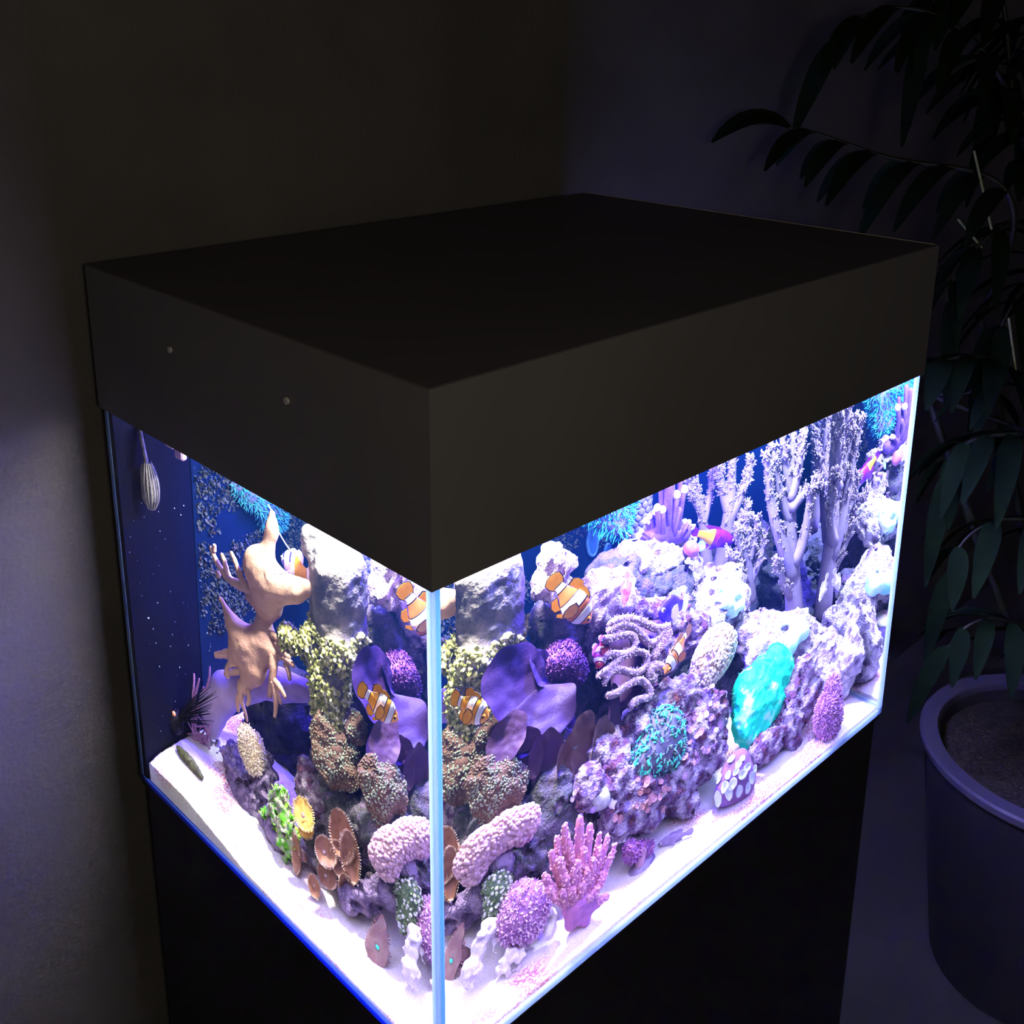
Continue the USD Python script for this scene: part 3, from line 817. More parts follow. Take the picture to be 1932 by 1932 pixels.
t = Thing("zoanthid", "single golden yellow zoanthid polyp at the left front", "coral", L(590, 1560, .088))
polyp(t, L(572, 1537, .072), (-.62, -.52, .55), (0, .2, 1), .0112, .0128, gold, goldf, 31, L(590, 1560, .088), 44, .18, .26, None, gold3)
t = Thing("zoanthid", "smaller pale golden zoanthid polyp folded under the yellow one", "coral", L(585, 1580, .085))
polyp(t, L(576, 1563, .071), (-.5, -.6, .1), (0, .2, 1), .0085, .0078, gold, goldf, 32, L(588, 1580, .085), 30, .3, .22, None, gold3)
for lab, q, n, a, b, sd in [
        ("large tilted brown zoanthid polyp with striped rim, top of the brown cluster", (645, 1575, .088), (-.75, -.45, .35), .0130, .0215, 33),
        ("long brown zoanthid polyp with white rim at the right of the cluster", (662, 1612, .086), (-.80, -.42, .25), .0105, .0215, 34),
        ("cupped round brown zoanthid polyp with bright rim in the middle of the cluster", (611, 1607, .066), (-.55, -.62, .5), .0120, .0130, 35),
        ("narrow brown zoanthid polyp between the cupped one and the long one", (638, 1618, .078), (-.75, -.5, .35), .0082, .0150, 36),
        ("lower cupped zoanthid polyp with pale lip under the middle one", (614, 1652, .064), (-.5, -.6, .6), .0112, .0112, 37),
        ("small pale zoanthid polyp at the lower left of the brown cluster", (592, 1670, .060), (-.7, -.5, .35), .0068, .0098, 38),
        ("brown zoanthid polyp seen edge-on at the left of the cluster", (566, 1612, .074), (-.95, .15, .2), .0066, .0180, 39),
        ("dark brown zoanthid polyp drooping to a point at the bottom of the cluster", (654, 1668, .078), (-.75, -.5, -.15), .0088, .0175, 40)]:
    c = L(*q)
    t = Thing("zoanthid", lab, "coral", c + [.012, .012, -.004])
    polyp(t, c, n, (0, .15, 1), a, b, umber, umberf, sd, c + [.014, .016, -.006], 54, .62, .13, None, umber3)

# ------------------------------------------------------------------ pink bubble coral
pink = M((0.66, 0.44, 0.50), (0.56, 0.36, 0.42), 150, .55, lucent=.15)
t = Thing("bubble_coral", "arched pink bubble-tipped coral beside the front glass corner", "coral", [.10, .10, .075])
bm = sdf([np.r_[.079, .104, .096, .088, .100, .104, .0105, .0105], np.r_[.088, .100, .104, .108, .094, .110, .0105, .0095], np.r_[.108, .094, .110, .129, .089, .110, .0095, .010], np.r_[.079, .104, .096, .080, .099, .088, .010, .0075], np.r_[.120, .091, .108, .123, .09, .1, .008, .007]], .002, .004, .001)
t.part("body", bm, pink)
t.part("bubbles", strewn(bm, 900, bead(1), .0019, 12, .25, .1, sink=-.2), pink, kind="stuff")
t.part("stalk", tube(curve([[.100, .099, .100], [.104, .104, .085], [.108, .112, .065]], 8), .0095, 12), M((0.38, 0.30, 0.40), (0.3, 0.3, 0.24), 60, .7))

# ------------------------------------------------------------------ small corals at the corner
gd = sdf([np.r_[.0935, .083, .048, .0945, .084, .072, .0115, .0120]], .0018, .004, .0012, 200, 2)
t = Thing("star_polyps", "small green mound dotted with white polyps in the front corner", "coral", [.094, .083, .036])
t.part("body", gd, M((0.10, 0.17, 0.09), (0.16, 0.24, 0.12), 160, .8, .4, 700))
t.part("white_polyps", strewn(gd, 150, bead(1), .0014, 4, .3, .1, sink=-.3), M((0.85, 0.88, 0.86), rough=.5), kind="stuff")
t.part("green_polyps", strewn(gd, 420, leaflet(), .0030, 5, .4, .5), M((0.20, 0.30, 0.14), (0.3, 0.4, 0.2), 120, .7), kind="stuff")
c = A([.0585, .098, .0300])
t = Thing("mushroom_coral", "brown pear-shaped mushroom coral with a cyan mouth standing on the sand at the front corner", "coral", [.062, .098, .008])
rm = M((0.26, 0.14, 0.15), (0.34, 0.22, 0.20), 90, .7, .3, 600, c3=(0.22, 0.26, 0.20), lucent=.1)
dm = disc(c, (-.90, -.16, .38), (.1, 0, 1), .0135, .0215, .04, 6, .10, 41, 16, 64, .10)
v, f = vf(dm)
taper = 1 - .62 * np.clip((v[:, 2] - c[2] + .006) / .028, 0, 1)
v = v + ((v - c) @ [0, 1, 0] * (taper - 1))[:, None] * A([0, 1, 0])
t.part("cap", (v, f), rm)
rv, uv, nv = frame((-.90, -.16, .38), (.1, 0, 1))
k = np.linspace(0, 2 * np.pi, 70, endpoint=False)
P = c + (.0124 * np.cos(k))[:, None] * rv + (.0208 * np.sin(k))[:, None] * uv
P[:, 1] = c[1] + (P[:, 1] - c[1]) * (1 - .62 * np.clip((P[:, 2] - c[2] + .006) / .028, 0, 1))
t.part("fringe", placed(P, np.cos(k)[:, None] * rv + np.sin(k)[:, None] * uv, spike(4), .0023, rng, .4, .2), M((0.30, 0.14, 0.17), rough=.7), kind="stuff")
mo = trimesh.creation.icosphere(2, .0024)
mo.apply_translation(c + nv * .0012 - uv * .004)
t.part("mouth", mo, M((0.05, 0.75, 0.62), rough=.4), label="cyan mouth")
t.part("stalk", tube([c - nv * .001, c - nv * .012 - [0, 0, .006]], [.008, .007], 10), rm)
mm = sdf(balls("R", [(982, 1700, .064, 30), (972, 1740, .058, 32), (1005, 1712, .058, 30), (998, 1745, .054, 24)]), .002, .006, .001)
t = Thing("polyp_coral", "fuzzy purple-pink polyp mound on the front sand", "coral", R(985, 1770, .06))
t.part("body", mm, M((0.26, 0.11, 0.30), (0.34, 0.16, 0.34), 120, .8))
t.part("polyps", strewn(mm, 2400, leaflet(), .0025, 6, .4, .7), M((0.58, 0.30, 0.56), (0.80, 0.62, 0.78), 300, .7), kind="stuff")

# ------------------------------------------------------------------ pink finger gorgonian
rose = M((0.62, 0.24, 0.36), (0.50, 0.20, 0.40), 110, .7, .4, 800)
rose2 = M((0.72, 0.38, 0.46), (0.62, 0.30, 0.44), 150, .7)
t = Thing("finger_coral", "pink finger coral bush standing on the sand in front of the boulder", "coral", R(1088, 1722, .034))
for x, y, dy, r in [(1065, 1557, .046, 8), (1094, 1543, .045, 10), (1113, 1556, .043, 9), (1050, 1580, .048, 8), (1131, 1573, .042, 7), (1146, 1577, .042, 7), (1160, 1594, .040, 6), (1040, 1606, .046, 8), (1027, 1652, .042, 8), (1142, 1648, .030, 8), (1152, 1612, .034, 7), (1032, 1676, .038, 7), (1066, 1652, .032, 8), (1082, 1640, .030, 8), (1101, 1600, .036, 9), (1120, 1620, .030, 8), (1055, 1620, .038, 9), (1075, 1590, .04, 8), (1128, 1676, .026, 8), (1132, 1600, .036, 7), (1042, 1690, .036, 8), (1060, 1682, .030, 8), (1078, 1676, .027, 8), (1098, 1668, .026, 8), (1115, 1690, .026, 7), (1148, 1690, .026, 7), (1090, 1625, .03, 8), (1108, 1640, .028, 8)]:
    bx = 1088 + (x - 1088) * .35
    P = curve(path("R", [(bx, 1708, .035), (bx + (x - bx) * .35, 1708 + (y - 1708) * .35, .5 * dy + .0175), (bx + (x - bx) * .75, 1708 + (y - 1708) * .7, .85 * dy + .005), (x, y, dy)]), 12)
    fm = tube(P, r * mpp("R", x, y, dy) * np.r_[np.linspace(.9, 1.0, 8), 1.02, 1.0, .9, .7], 9)
    p = t.part("finger", fm, rose)
    t.part("polyps", strewn(fm, 70, bead(0), .0013, int(x), .3, .1), rose2, True, under=p, kind="stuff")
t.part("base", sdf(bars("R", [(1074, 1706, .037, 1104, 1700, .037, 13, 13), (1088, 1705, .036, 1075, 1745, .033, 12, 8), (1092, 1708, .036, 1104, 1742, .031, 11, 7), (1095, 1712, .035, 1128, 1705, .030, 10, 7)]), .002, .005, .002), M((0.48, 0.18, 0.40), (0.36, 0.14, 0.34), 90, .8, .4))

# ------------------------------------------------------------------ shell with its coral
c = on_sand(1206, 1632, .0050)
ys_ = c[1] + .001
t = Thing("seashell", "lavender round seashell lying on the sand below the boulder", "shell", c - [0, 0, .006])
sh = disc(c, (-.25, -.35, .85), (.8, .3, 0), .0125, .0200, .03, 3, -.55, 51, 14, 56, .10)
t.part("shell", sh, M((0.20, 0.15, 0.26), (0.34, 0.28, 0.40), 100, .35, .1, c3=(0.09, 0.11, 0.18)))
t.part("rim", disc(c - [0, 0, .003], (-.25, -.35, .85), (.8, .3, 0), .0132, .0212, .03, 3, -.35, 51, 8, 56, .10), M((0.14, 0.10, 0.22), rough=.5))
vio = M((0.18, 0.06, 0.20), (0.24, 0.10, 0.24), 160, .8)
cm = sdf(list(balls("R", [(1192, 1612, ys_, 10), (1187, 1601, ys_ + .001, 9), (1222, 1602, ys_ + .001, 10), (1207, 1603, ys_ + .002, 9)])), .0016, .004, .0006)
t = Thing("polyp_coral", "small violet fuzzy coral with a smooth brown lobe growing on the lavender shell", "coral", c + [0, 0, .004])
t.part("body", cm, vio)
t.part("polyps", strewn(cm, 420, spike(4), .0032, 7, .4, .4), M((0.28, 0.10, 0.30), rough=.8), kind="stuff")
t.part("lobe", sdf(bars("R", [(1210, 1608, ys_ - .002, 1207, 1628, ys_ - .002, 12, 9)]), .0014, .004, .0003), M((0.26, 0.13, 0.20), (0.32, 0.17, 0.22), 100, .6))

# ------------------------------------------------------------------ elephant ears
ear_m = M((0.10, 0.05, 0.10), (0.08, 0.03, 0.14), 22, .6, .12, 400, c3=(0.16, 0.085, 0.09), lucent=.22, lo=.38, hi=.58, sheen=.1)
ear_d = M((0.055, 0.022, 0.15), (0.045, 0.018, 0.11), 22, .55, .12, 400, c3=(0.07, 0.03, 0.09), lucent=.25)
ear_b = M((0.17, 0.09, 0.075), (0.14, 0.07, 0.08), 22, .6, .12, 400, c3=(0.20, 0.11, 0.09), lucent=.25)


def ear(t, px, py, y, n, ref, a, b, seed, mat=None, ruffle=.16, waves=3, cup=.2, curl=0.0):
    return t.part("lobe", disc(R(px, py, y), n, ref, a, b, ruffle, waves, cup, seed, 18, 64, .045, curl=curl, lump=.07), mat or ear_m)


t = Thing("elephant_ear_coral", "tall dusky violet elephant ear coral right of the algae covered pillar", "coral", [.18, .175, .15])
ear(t, 968, 1296, .170, (.05, -.88, .38), (.45, 0, 1), .031, .036, 61, ear_d, .09, 2, .22)
ear(t, 1022, 1266, .171, (.30, -.82, .35), (-.5, 0, 1), .015, .021, 62, ear_d, .08, 2, .22)
t.part("stalk", tube([R(985, 1310, .178), R(985, 1340, .188), R(1000, 1380, .19)], [.012, .012, .016], 12), ear_d)
t = Thing("elephant_ear_coral", "wide clump of purple and brown elephant ear corals in the middle of the reef", "coral", [.19, .13, .10])
ear(t, 1010, 1368, .146, (-.18, -.62, .72), (1, .1, 0), .025, .044, 63, ear_d, .10, 3, .16)
ear(t, 958, 1392, .140, (-.35, -.7, .5), (.6, .2, .6), .016, .021, 64, ear_m, .12, 2, .25)
ear(t, 1150, 1365, .124, (.45, -.80, .15), (.45, 0, 1), .0125, .032, 65, ear_m, .10, 2, .2)
ear(t, 1090, 1415, .116, (-.05, -.92, .20), (.25, 0, 1), .0195, .030, 66, ear_b, .07, 2, .14)
ear(t, 1132, 1412, .112, (.12, -.92, .12), (.35, 0, 1), .0150, .029, 67, ear_b, .08, 2, .16)
ear(t, 1032, 1436, .122, (-.25, -.9, .15), (.05, 0, 1), .0180, .029, 68, ear_m, .09, 2, .2)
ear(t, 1060, 1446, .110, (.0, -.92, .2), (.2, 0, 1), .0105, .0185, 69, ear_b, .16, 3, .45)
ear(t, 996, 1420, .130, (-.4, -.8, .3), (.1, 0, 1), .0145, .022, 70, ear_m, .10, 2, .25)
t.part("stalk", tube([[.195, .155, .150], [.20, .16, .13], [.205, .165, .10]], [.018, .02, .025], 14), ear_d)

# ------------------------------------------------------------------ violet ball
vm = sdf(balls("R", [(1064, 1243, .176, 28), (1085, 1270, .172, 24), (1040, 1255, .176, 20)]), .002, .006, .001)
t = Thing("polyp_coral", "round deep violet fuzzy coral between the elephant ears and the striped fish", "coral", R(1062, 1310, .176))
t.part("body", vm, M((0.16, 0.05, 0.20), (0.24, 0.09, 0.26), 130, .8))
t.part("polyps", strewn(vm, 2000, leaflet(), .0024, 8, .4, .7), M((0.15, 0.04, 0.22), (0.10, 0.03, 0.18), 200, .8), kind="stuff")
t.part("base", sdf(balls("R", [(1062, 1298, .178, 26), (1050, 1315, .178, 20)]), .0026, .006, .002), M((0.16, 0.12, 0.14), rough=.8))

# ------------------------------------------------------------------ winding ridged coral
sand_c = M((0.40, 0.29, 0.31), (0.30, 0.20, 0.27), 120, .75, .3, 700)
frill = M((0.62, 0.52, 0.52), (0.5, 0.38, 0.42), 200, .7)
t = Thing("meander_coral", "beige-lilac brain coral of winding frilled ridges in the middle of the reef", "coral", R(1200, 1320, .16))
for pts in [[(1150, 1178), (1180, 1168), (1212, 1174), (1240, 1186), (1262, 1180)], [(1148, 1190), (1190, 1182), (1212, 1200), (1226, 1215), (1240, 1206), (1258, 1186)], [(1140, 1206), (1170, 1199), (1198, 1209), (1196, 1222), (1165, 1234), (1143, 1240)],
            [(1128, 1276), (1160, 1250), (1204, 1230), (1222, 1241), (1215, 1260), (1180, 1266), (1140, 1290)], [(1146, 1312), (1172, 1302), (1200, 1284), (1222, 1294), (1227, 1310), (1204, 1320), (1190, 1336)], [(1236, 1282), (1226, 1262), (1240, 1256), (1252, 1268)], [(1233, 1238), (1248, 1212), (1263, 1192)]]:
    P = curve([R(x, y, .155 - .03 * (y - 1170) / 160 - .012) for x, y in pts], 30)
    seg, back = [], A([.25, .75, -.35])
    for a, b in zip(P[:-1], P[1:]):
        seg.append(np.r_[a, b, .0026, .0026])
        seg.append(np.r_[(a + b) / 2, (a + b) / 2 + back * .014, .0018, .0018])
    rm_ = sdf(seg, .0013, .0010, .0004, 150, 3)
    p = t.part("ridge", rm_, sand_c)
    t.part("frill", strewn(rm_, int(22 * len(P)), spike(4), .0017, 4, .4, .3, keep=lambda P, N: N @ A([-.3, -.7, .6]) > .35), frill, True, under=p, kind="stuff")

t.part("base", sdf(balls("R", [(1165, 1205, .172, 26), (1200, 1225, .168, 40), (1235, 1200, .172, 26), (1190, 1270, .162, 36), (1180, 1310, .156, 22)]), .0026, .006, .001), M((0.07, 0.03, 0.11), (0.12, 0.06, 0.16), 80, .8), label="dark violet flesh between the ridges")

# ------------------------------------------------------------------ beige polyp dome
dm_ = sdf(balls("R", [(1362, 1215, .142, 26), (1340, 1248, .134, 32), (1322, 1282, .128, 22), (1350, 1225, .145, 28)]), .0022, .006, .001)
t = Thing("polyp_coral", "beige dome coral with dense cream polyps left of the bright cyan coral", "coral", R(1340, 1300, .13))
t.part("body", dm_, M((0.34, 0.24, 0.26), (0.42, 0.32, 0.24), 60, .8))
t.part("polyps", strewn(dm_, 1500, bead(0), .0017, 9, .35, .1, sink=-.5), M((0.72, 0.64, 0.55), (0.62, 0.5, 0.3), 40, .7), kind="stuff")

# ------------------------------------------------------------------ green hammer coral
hm = sdf(balls("R", [(1250, 1380, .098, 40), (1238, 1425, .088, 36), (1214, 1440, .086, 28), (1258, 1415, .088, 30)]), .0022, .006, .0015)
t = Thing("hammer_coral", "dark hammer coral covered with glowing green-cyan tips on the front boulder", "coral", R(1240, 1470, .08))
t.part("body", hm, M((0.09, 0.10, 0.16), (0.14, 0.13, 0.18), 90, .7, .3))
cap = trimesh.creation.capsule(height=1.0, radius=.32, count=[8, 4])
cap.apply_transform(trimesh.transformations.rotation_matrix(np.pi / 2, [1, 0, 0]))
hv, hf = strewn(hm, 360, (A(cap.vertices), A(cap.faces)), .0035, 10, .3, .35, sink=-.45, keep=lambda P, N: N @ A([-.45, -.7, .4]) > -.2)
t.part("tips", (hv, hf), M((0.02, 0.62, 0.36), (0.10, 0.80, 0.50), 80, .5), kind="stuff")
t.part("tentacles", strewn(hm, 420, spike(4), .0046, 11, .3, .4), M((0.12, 0.20, 0.22), rough=.7), kind="stuff")

# ------------------------------------------------------------------ cyan coral
teal = M((0.0, 0.70, 0.36), (0.02, 0.84, 0.46), 55, .6, .25, 300, c3=(0.50, 0.95, 0.80), lucent=.15, lo=.38, hi=.56)
tm_ = sdf(balls("R", [(1462, 1258, .108, 36), (1432, 1310, .098, 42), (1414, 1358, .088, 34), (1478, 1285, .102, 24), (1415, 1300, .105, 34), (1465, 1325, .092, 24), (1420, 1385, .082, 22), (1440, 1340, .088, 30)]), .0022, .006, .004, 95, 8, .0008, 300)
t = Thing("chalice_coral", "large glowing cyan-green lumpy coral right of the middle", "coral", R(1430, 1400, .09))
t.part("body", tm_, teal)
t.part("frill", strewn(tm_, 350, spike(4), .0020, 12, .4, .5), M((0.0, 0.60, 0.48), rough=.6), kind="stuff")
t = Thing("chalice_coral", "pale cyan encrusting patch on the white rock ridge behind the cyan coral", "coral", R(1500, 1195, .13))
t.part("body", sdf(balls("R", [(1502, 1180, .150, 14), (1512, 1195, .142, 16), (1490, 1215, .135, 18), (1478, 1225, .128, 16)]), .002, .006, .002), M((0.25, 0.85, 0.70), (0.6, 0.9, 0.85), 60, .7))
t = Thing("sponge", "pale cyan pitted sponge on the white ledge left of the small feathery coral", "sponge", R(1375, 1150, .2))
t.part("body", sdf(balls("R", [(1375, 1122, .208, 24), (1385, 1140, .2, 18), (1362, 1135, .2, 16)]), .0022, .006, .003, 90, 9, 0, 0, .012, 130), M((0.50, 0.86, 0.92), (0.75, 0.90, 0.95), 70, .8))

# ------------------------------------------------------------------ zoanthid carpets, snail, starfish
zm = M((0.34, 0.16, 0.36), (0.48, 0.30, 0.50), 90, .6)
zr = M((0.34, 0.15, 0.16), (0.42, 0.22, 0.22), 90, .6)
zc_ = M((0.75, 0.62, 0.85), rough=.5)


def carpet(label, area, rk, n, size, m1, m2, seed):
    t = Thing("zoanthid_colony", label, "coral", R(*area[:2], area[4]))
    v, f = vf(rocks[rk])
    tm = trimesh.Trimesh(v, f, process=False)
    fc = tm.triangles_center
    x0, y0, rx, ry, dy = area
    c = R(x0, y0, dy)
    s = mpp("R", x0, y0, dy)
    d = fc - c
    u_, w_ = d @ rt / s, -(d @ up) / s
    ok = ((u_ / rx) ** 2 + (w_ / ry) ** 2 < 1) & (tm.face_normals @ A([-.5, -.75, .4]) > .05)
    r = np.random.default_rng(seed)
    cand = r.permutation(np.nonzero(ok)[0])
    pts = []
    for i in cand:
        if len(pts) >= n:
            break
        if all(np.linalg.norm(fc[i] - fc[j]) > size * 1.5 for j in pts):
            pts.append(i)
    for i in pts:
        q, nn = fc[i], tm.face_normals[i] + A([-.25, -.4, .25])
        nn = nn / np.linalg.norm(nn)
        a = size * r.uniform(.75, 1.15)
        p = t.part("polyp", disc(q + nn * size * .7, nn, (0, 0, 1), a, a * r.uniform(.85, 1.2), .08, 3, .35, int(i) % 1000, 6, 18, .14), m1)
        mo = trimesh.creation.icosphere(1, a * .30)
        mo.apply_translation(q + nn * size * .78)
        t.part("mouth", mo, m2, True, under=p)
    t.part("mat", sdf([np.r_[fc[i] - tm.face_normals[i] * size * .35, size * .75] for i in pts], .0016, .0012, .0004), stemm)


carpet("purple zoanthids down the right face of the boulder, between it and the cyan coral", (1325, 1370, 38, 62, .10), "front", 34, .0037, zm, zc_, 1)
carpet("brown-red zoanthids on the underside of the boulder above the sand", (1215, 1510, 50, 46, .075), "front", 30, .0034, zr, M((0.5, 0.3, 0.3), rough=.6), 2)
carpet("blue-lilac small zoanthids on the rock left of the grey snail", (1105, 1500, 32, 40, .088), "front", 16, .0034, M((0.40, 0.34, 0.60), (0.30, 0.20, 0.5), 90, .6), zc_, 3)
carpet("pale lilac zoanthids under the white summit rock", (1250, 1090, 60, 26, .24), "summit", 22, .0034, M((0.50, 0.50, 0.72), (0.7, 0.7, 0.85), 90, .6), zc_, 4)
pale = M((0.34, 0.40, 0.46), (0.46, 0.50, 0.54), 120, .6)
bs = sdf(balls("R", [(1388, 1468, .046, 30), (1370, 1492, .044, 22), (1405, 1480, .04, 22), (1392, 1440, .052, 20)]), .0022, .006, .001, floor=.01)
rocks["pale"] = bs
t = Thing("zoanthid_colony", "mound of large pale ring-shaped polyps on the sand right of the boulder", "coral", R(1388, 1500, .045))
t.part("mat", bs, M((0.22, 0.10, 0.26), (0.16, 0.08, 0.20), 90, .8, .3))
for k, (x, y, rx, ry) in enumerate([(1353, 1508, 9, 13), (1375, 1500, 8, 11), (1395, 1495, 7, 11), (1366, 1482, 8, 10), (1385, 1474, 10, 9), (1372, 1460, 7, 7), (1404, 1462, 10, 8), (1420, 1468, 8, 10), (1412, 1448, 9, 7), (1395, 1440, 8, 6), (1356, 1468, 6, 8), (1388, 1452, 7, 6), (1425, 1450, 6, 7), (1380, 1430, 9, 6), (1412, 1488, 7, 9), (1402, 1428, 7, 5)]):
    q, nn = on(bs, "R", x, y)
    q, nn = q + nn * .0014, nn + A([-.15, -.25, .15])
    s = mpp("R", x, y, .04)
    p = t.part("polyp", disc(q, nn, (0, .3, 1), rx * s, ry * s, .05, 3, .30, k, 8, 26, .16), pale)
    nn /= np.linalg.norm(nn)
    t.part("mouth", disc(q + nn * .0004, nn, (0, .3, 1), rx * s * .45, ry * s * .45, .0, 3, .1, k, 5, 18, .2), M((0.16, 0.28, 0.27), (0.3, 0.34, 0.36), 300, .6), True, under=p)
a, b = R(1142, 1486, .082), R(1131, 1515, .075)
t = Thing("sea_snail", "grey-green turban snail on the rock left of the hammer coral", "snail", b)
sp_ = []
for k in range(60):
    q = k / 59
    ang = q * 2 * np.pi * 3.2
    w = .0075 * (1 - q) ** 1.1
    _, _, ax = frame(a - b)
    e1, e2, _ = frame(a - b)
    sp_.append(np.r_[b + (a - b) * q * 1.1 + w * .55 * (math.cos(ang) * e1 + math.sin(ang) * e2), w * .75 + .0006])
t.part("shell", sdf(sp_, .0011, .0012, .0002), M((0.34, 0.40, 0.38), (0.48, 0.50, 0.52), 160, .5, .2))
c = R(1154, 1518, .0735)
t = Thing("starfish", "tiny white starfish on the rock below the grey snail", "starfish", c)
rv, uv, nv = frame((-.5, -.75, .35))
t.part("body", sdf([np.r_[c, c + .0048 * (math.cos(k) * rv + math.sin(k) * uv), .0019, .0010] for k in np.linspace(.3, .3 + 2 * np.pi, 6)[:-1]], .0008, .001, .0001), M((0.85, 0.83, 0.80), rough=.7))
# fuzzy pear
fm_ = sdf(balls("R", [(1562, 1358, .029, 21), (1566, 1336, .031, 18), (1555, 1340, .031, 14), (1570, 1312, .033, 12), (1572, 1290, .035, 9), (1568, 1368, .027, 16)]), .002, .005, .001, floor=.012)
t = Thing("polyp_coral", "pear-shaped fuzzy mauve coral alone on the sand at the right end", "coral", R(1564, 1385, .028))
t.part("body", fm_, M((0.34, 0.17, 0.34), (0.46, 0.24, 0.40), 60, .8))
t.part("polyps", strewn(fm_, 1500, spike(4), .0042, 13, .4, .5), M((0.52, 0.26, 0.48), (0.42, 0.22, 0.40), 60, .8), kind="stuff")

# ------------------------------------------------------------------ feathery soft corals
kenya = M((0.24, 0.20, 0.30), (0.30, 0.25, 0.34), 60, .75, .2, 600, lucent=.25)
kenyat = M((0.30, 0.25, 0.28), (0.38, 0.32, 0.33), 90, .75, lucent=.15)


def feather(label, base, limbs, r0, seed, twig=.016):
    """A soft coral tree: a trunk, its limbs given as pixel paths, twigs and polyp tips in bunches along them."""
    r = np.random.default_rng(seed)
    t = Thing("feather_soft_coral", label, "coral", base)
    for k, (pts, ra, rb) in enumerate(limbs):
        P = curve(pts, 16)
        s = .00050
        p = t.part("trunk" if k == 0 else "branch", tube(P, np.linspace(ra, rb, 16) * s, 10), kenya)
        tw, po = [], []
        n = int(64 * np.linalg.norm(np.diff(P, axis=0), axis=1).sum() / .10) + 6
        for j in range(n):
            q = 1 - (1 - (.42 if k == 0 else .22)) * r.uniform(0, 1) ** 1.25
            i = q * 15
            i0 = min(int(i), 14)
            c = P[i0] + (P[i0 + 1] - P[i0]) * (i - i0)
            ax = P[i0 + 1] - P[i0]
            ax /= np.linalg.norm(ax)
            d = r.normal(size=3)
            d -= (d @ ax) * ax
            d = d / np.linalg.norm(d) * .70 + ax * .65 + A([0, 0, .45])
            d /= np.linalg.norm(d)
            ln = twig * r.uniform(.45, 1.1) * (1 - .45 * q)
            e_ = c + d * ln
            e_[0] = min(e_[0], W - .008)
            tw.append(tube([c, (c + e_) / 2 + [0, 0, -.001], e_], [.0024, .0019, .0012], 5))
            for m in range(11):
                g = r.uniform(.3, 1.0)
                po.append((c + d * ln * g, d + r.normal(size=3) * .55))
        P_, N_ = A([a for a, _ in po]), A([b for _, b in po])
        t.part("twigs", join(tw), kenya, True, under=p, kind="stuff")
        t.part("polyps", placed(P_, N_, spike(4), .0038, r, .3, .2, 0, 1.3), kenyat, True, under=p, kind="stuff")


def lp(rows):
    return [R(*q) for q in rows]


feather("tall feathery lavender soft coral reaching the hood at the right", R(1500, 1195, .205),
        [(lp([(1500, 1190, .21), (1497, 1120, .212), (1492, 1040, .215), (1490, 960, .22), (1494, 880, .222), (1498, 800, .224)]), 28, 10),
         (lp([(1495, 1090, .21), (1470, 1010, .215), (1455, 950, .22), (1450, 900, .22), (1446, 865, .22)]), 20, 8),
         (lp([(1498, 1060, .208), (1520, 1000, .203), (1526, 960, .20), (1530, 925, .195)]), 18, 8),
         (lp([(1492, 980, .216), (1470, 920, .222), (1462, 880, .222), (1458, 850, .222)]), 14, 7),
         (lp([(1493, 960, .212), (1525, 925, .20), (1548, 912, .187)]), 14, 6),
         (lp([(1493, 940, .214), (1508, 880, .210), (1514, 840, .208), (1518, 800, .207)]), 13, 7),
         (lp([(1492, 930, .218), (1480, 860, .22), (1474, 810, .22)]), 13, 7),
         (lp([(1500, 1140, .21), (1480, 1100, .206), (1465, 1060, .204)]), 12, 6)], 28, 1, .0185)
feather("broad feathery lavender soft coral under the hood left of the tall one", R(1352, 1110, .30),
        [(lp([(1350, 1120, .295), (1365, 1040, .295), (1375, 970, .295), (1380, 910, .295), (1382, 860, .295)]), 24, 9),
         (lp([(1372, 990, .295), (1395, 940, .29), (1410, 900, .288), (1416, 870, .288)]), 15, 7),
         (lp([(1375, 965, .295), (1362, 915, .30), (1356, 870, .30)]), 14, 7),
         (lp([(1370, 1010, .295), (1400, 980, .288), (1414, 950, .285)]), 13, 6),
         (lp([(1368, 1030, .295), (1385, 1005, .288), (1395, 985, .286)]), 10, 6)], 24, 2, .0175)
feather("small grey-lavender feathery soft coral behind the purple finger coral", R(1330, 1100, .33),
        [(lp([(1338, 1090, .325), (1330, 1020, .325), (1324, 970, .325), (1312, 920, .325), (1306, 885, .325)]), 17, 7),
         (lp([(1326, 985, .325), (1338, 940, .325), (1346, 900, .325), (1348, 880, .325)]), 12, 6),
         (lp([(1320, 960, .325), (1304, 930, .325), (1298, 905, .325)]), 9, 5)], 17, 3, .0150)
feather("feathery lavender soft coral fan standing lower between the two tall ones", R(1415, 1140, .245),
        [(lp([(1416, 1135, .245), (1412, 1080, .245), (1408, 1030, .245), (1408, 980, .245)]), 17, 7),
         (lp([(1414, 1100, .245), (1432, 1060, .24), (1440, 1030, .238), (1443, 1005, .238)]), 12, 6),
         (lp([(1414, 1100, .245), (1392, 1070, .24), (1374, 1045, .238)]), 11, 5),
         (lp([(1411, 1060, .245), (1424, 1020, .24), (1427, 985, .24)]), 10, 6),
         (lp([(1411, 1060, .245), (1396, 1030, .243), (1392, 1000, .243)]), 10, 6)], 17, 4, .0165)

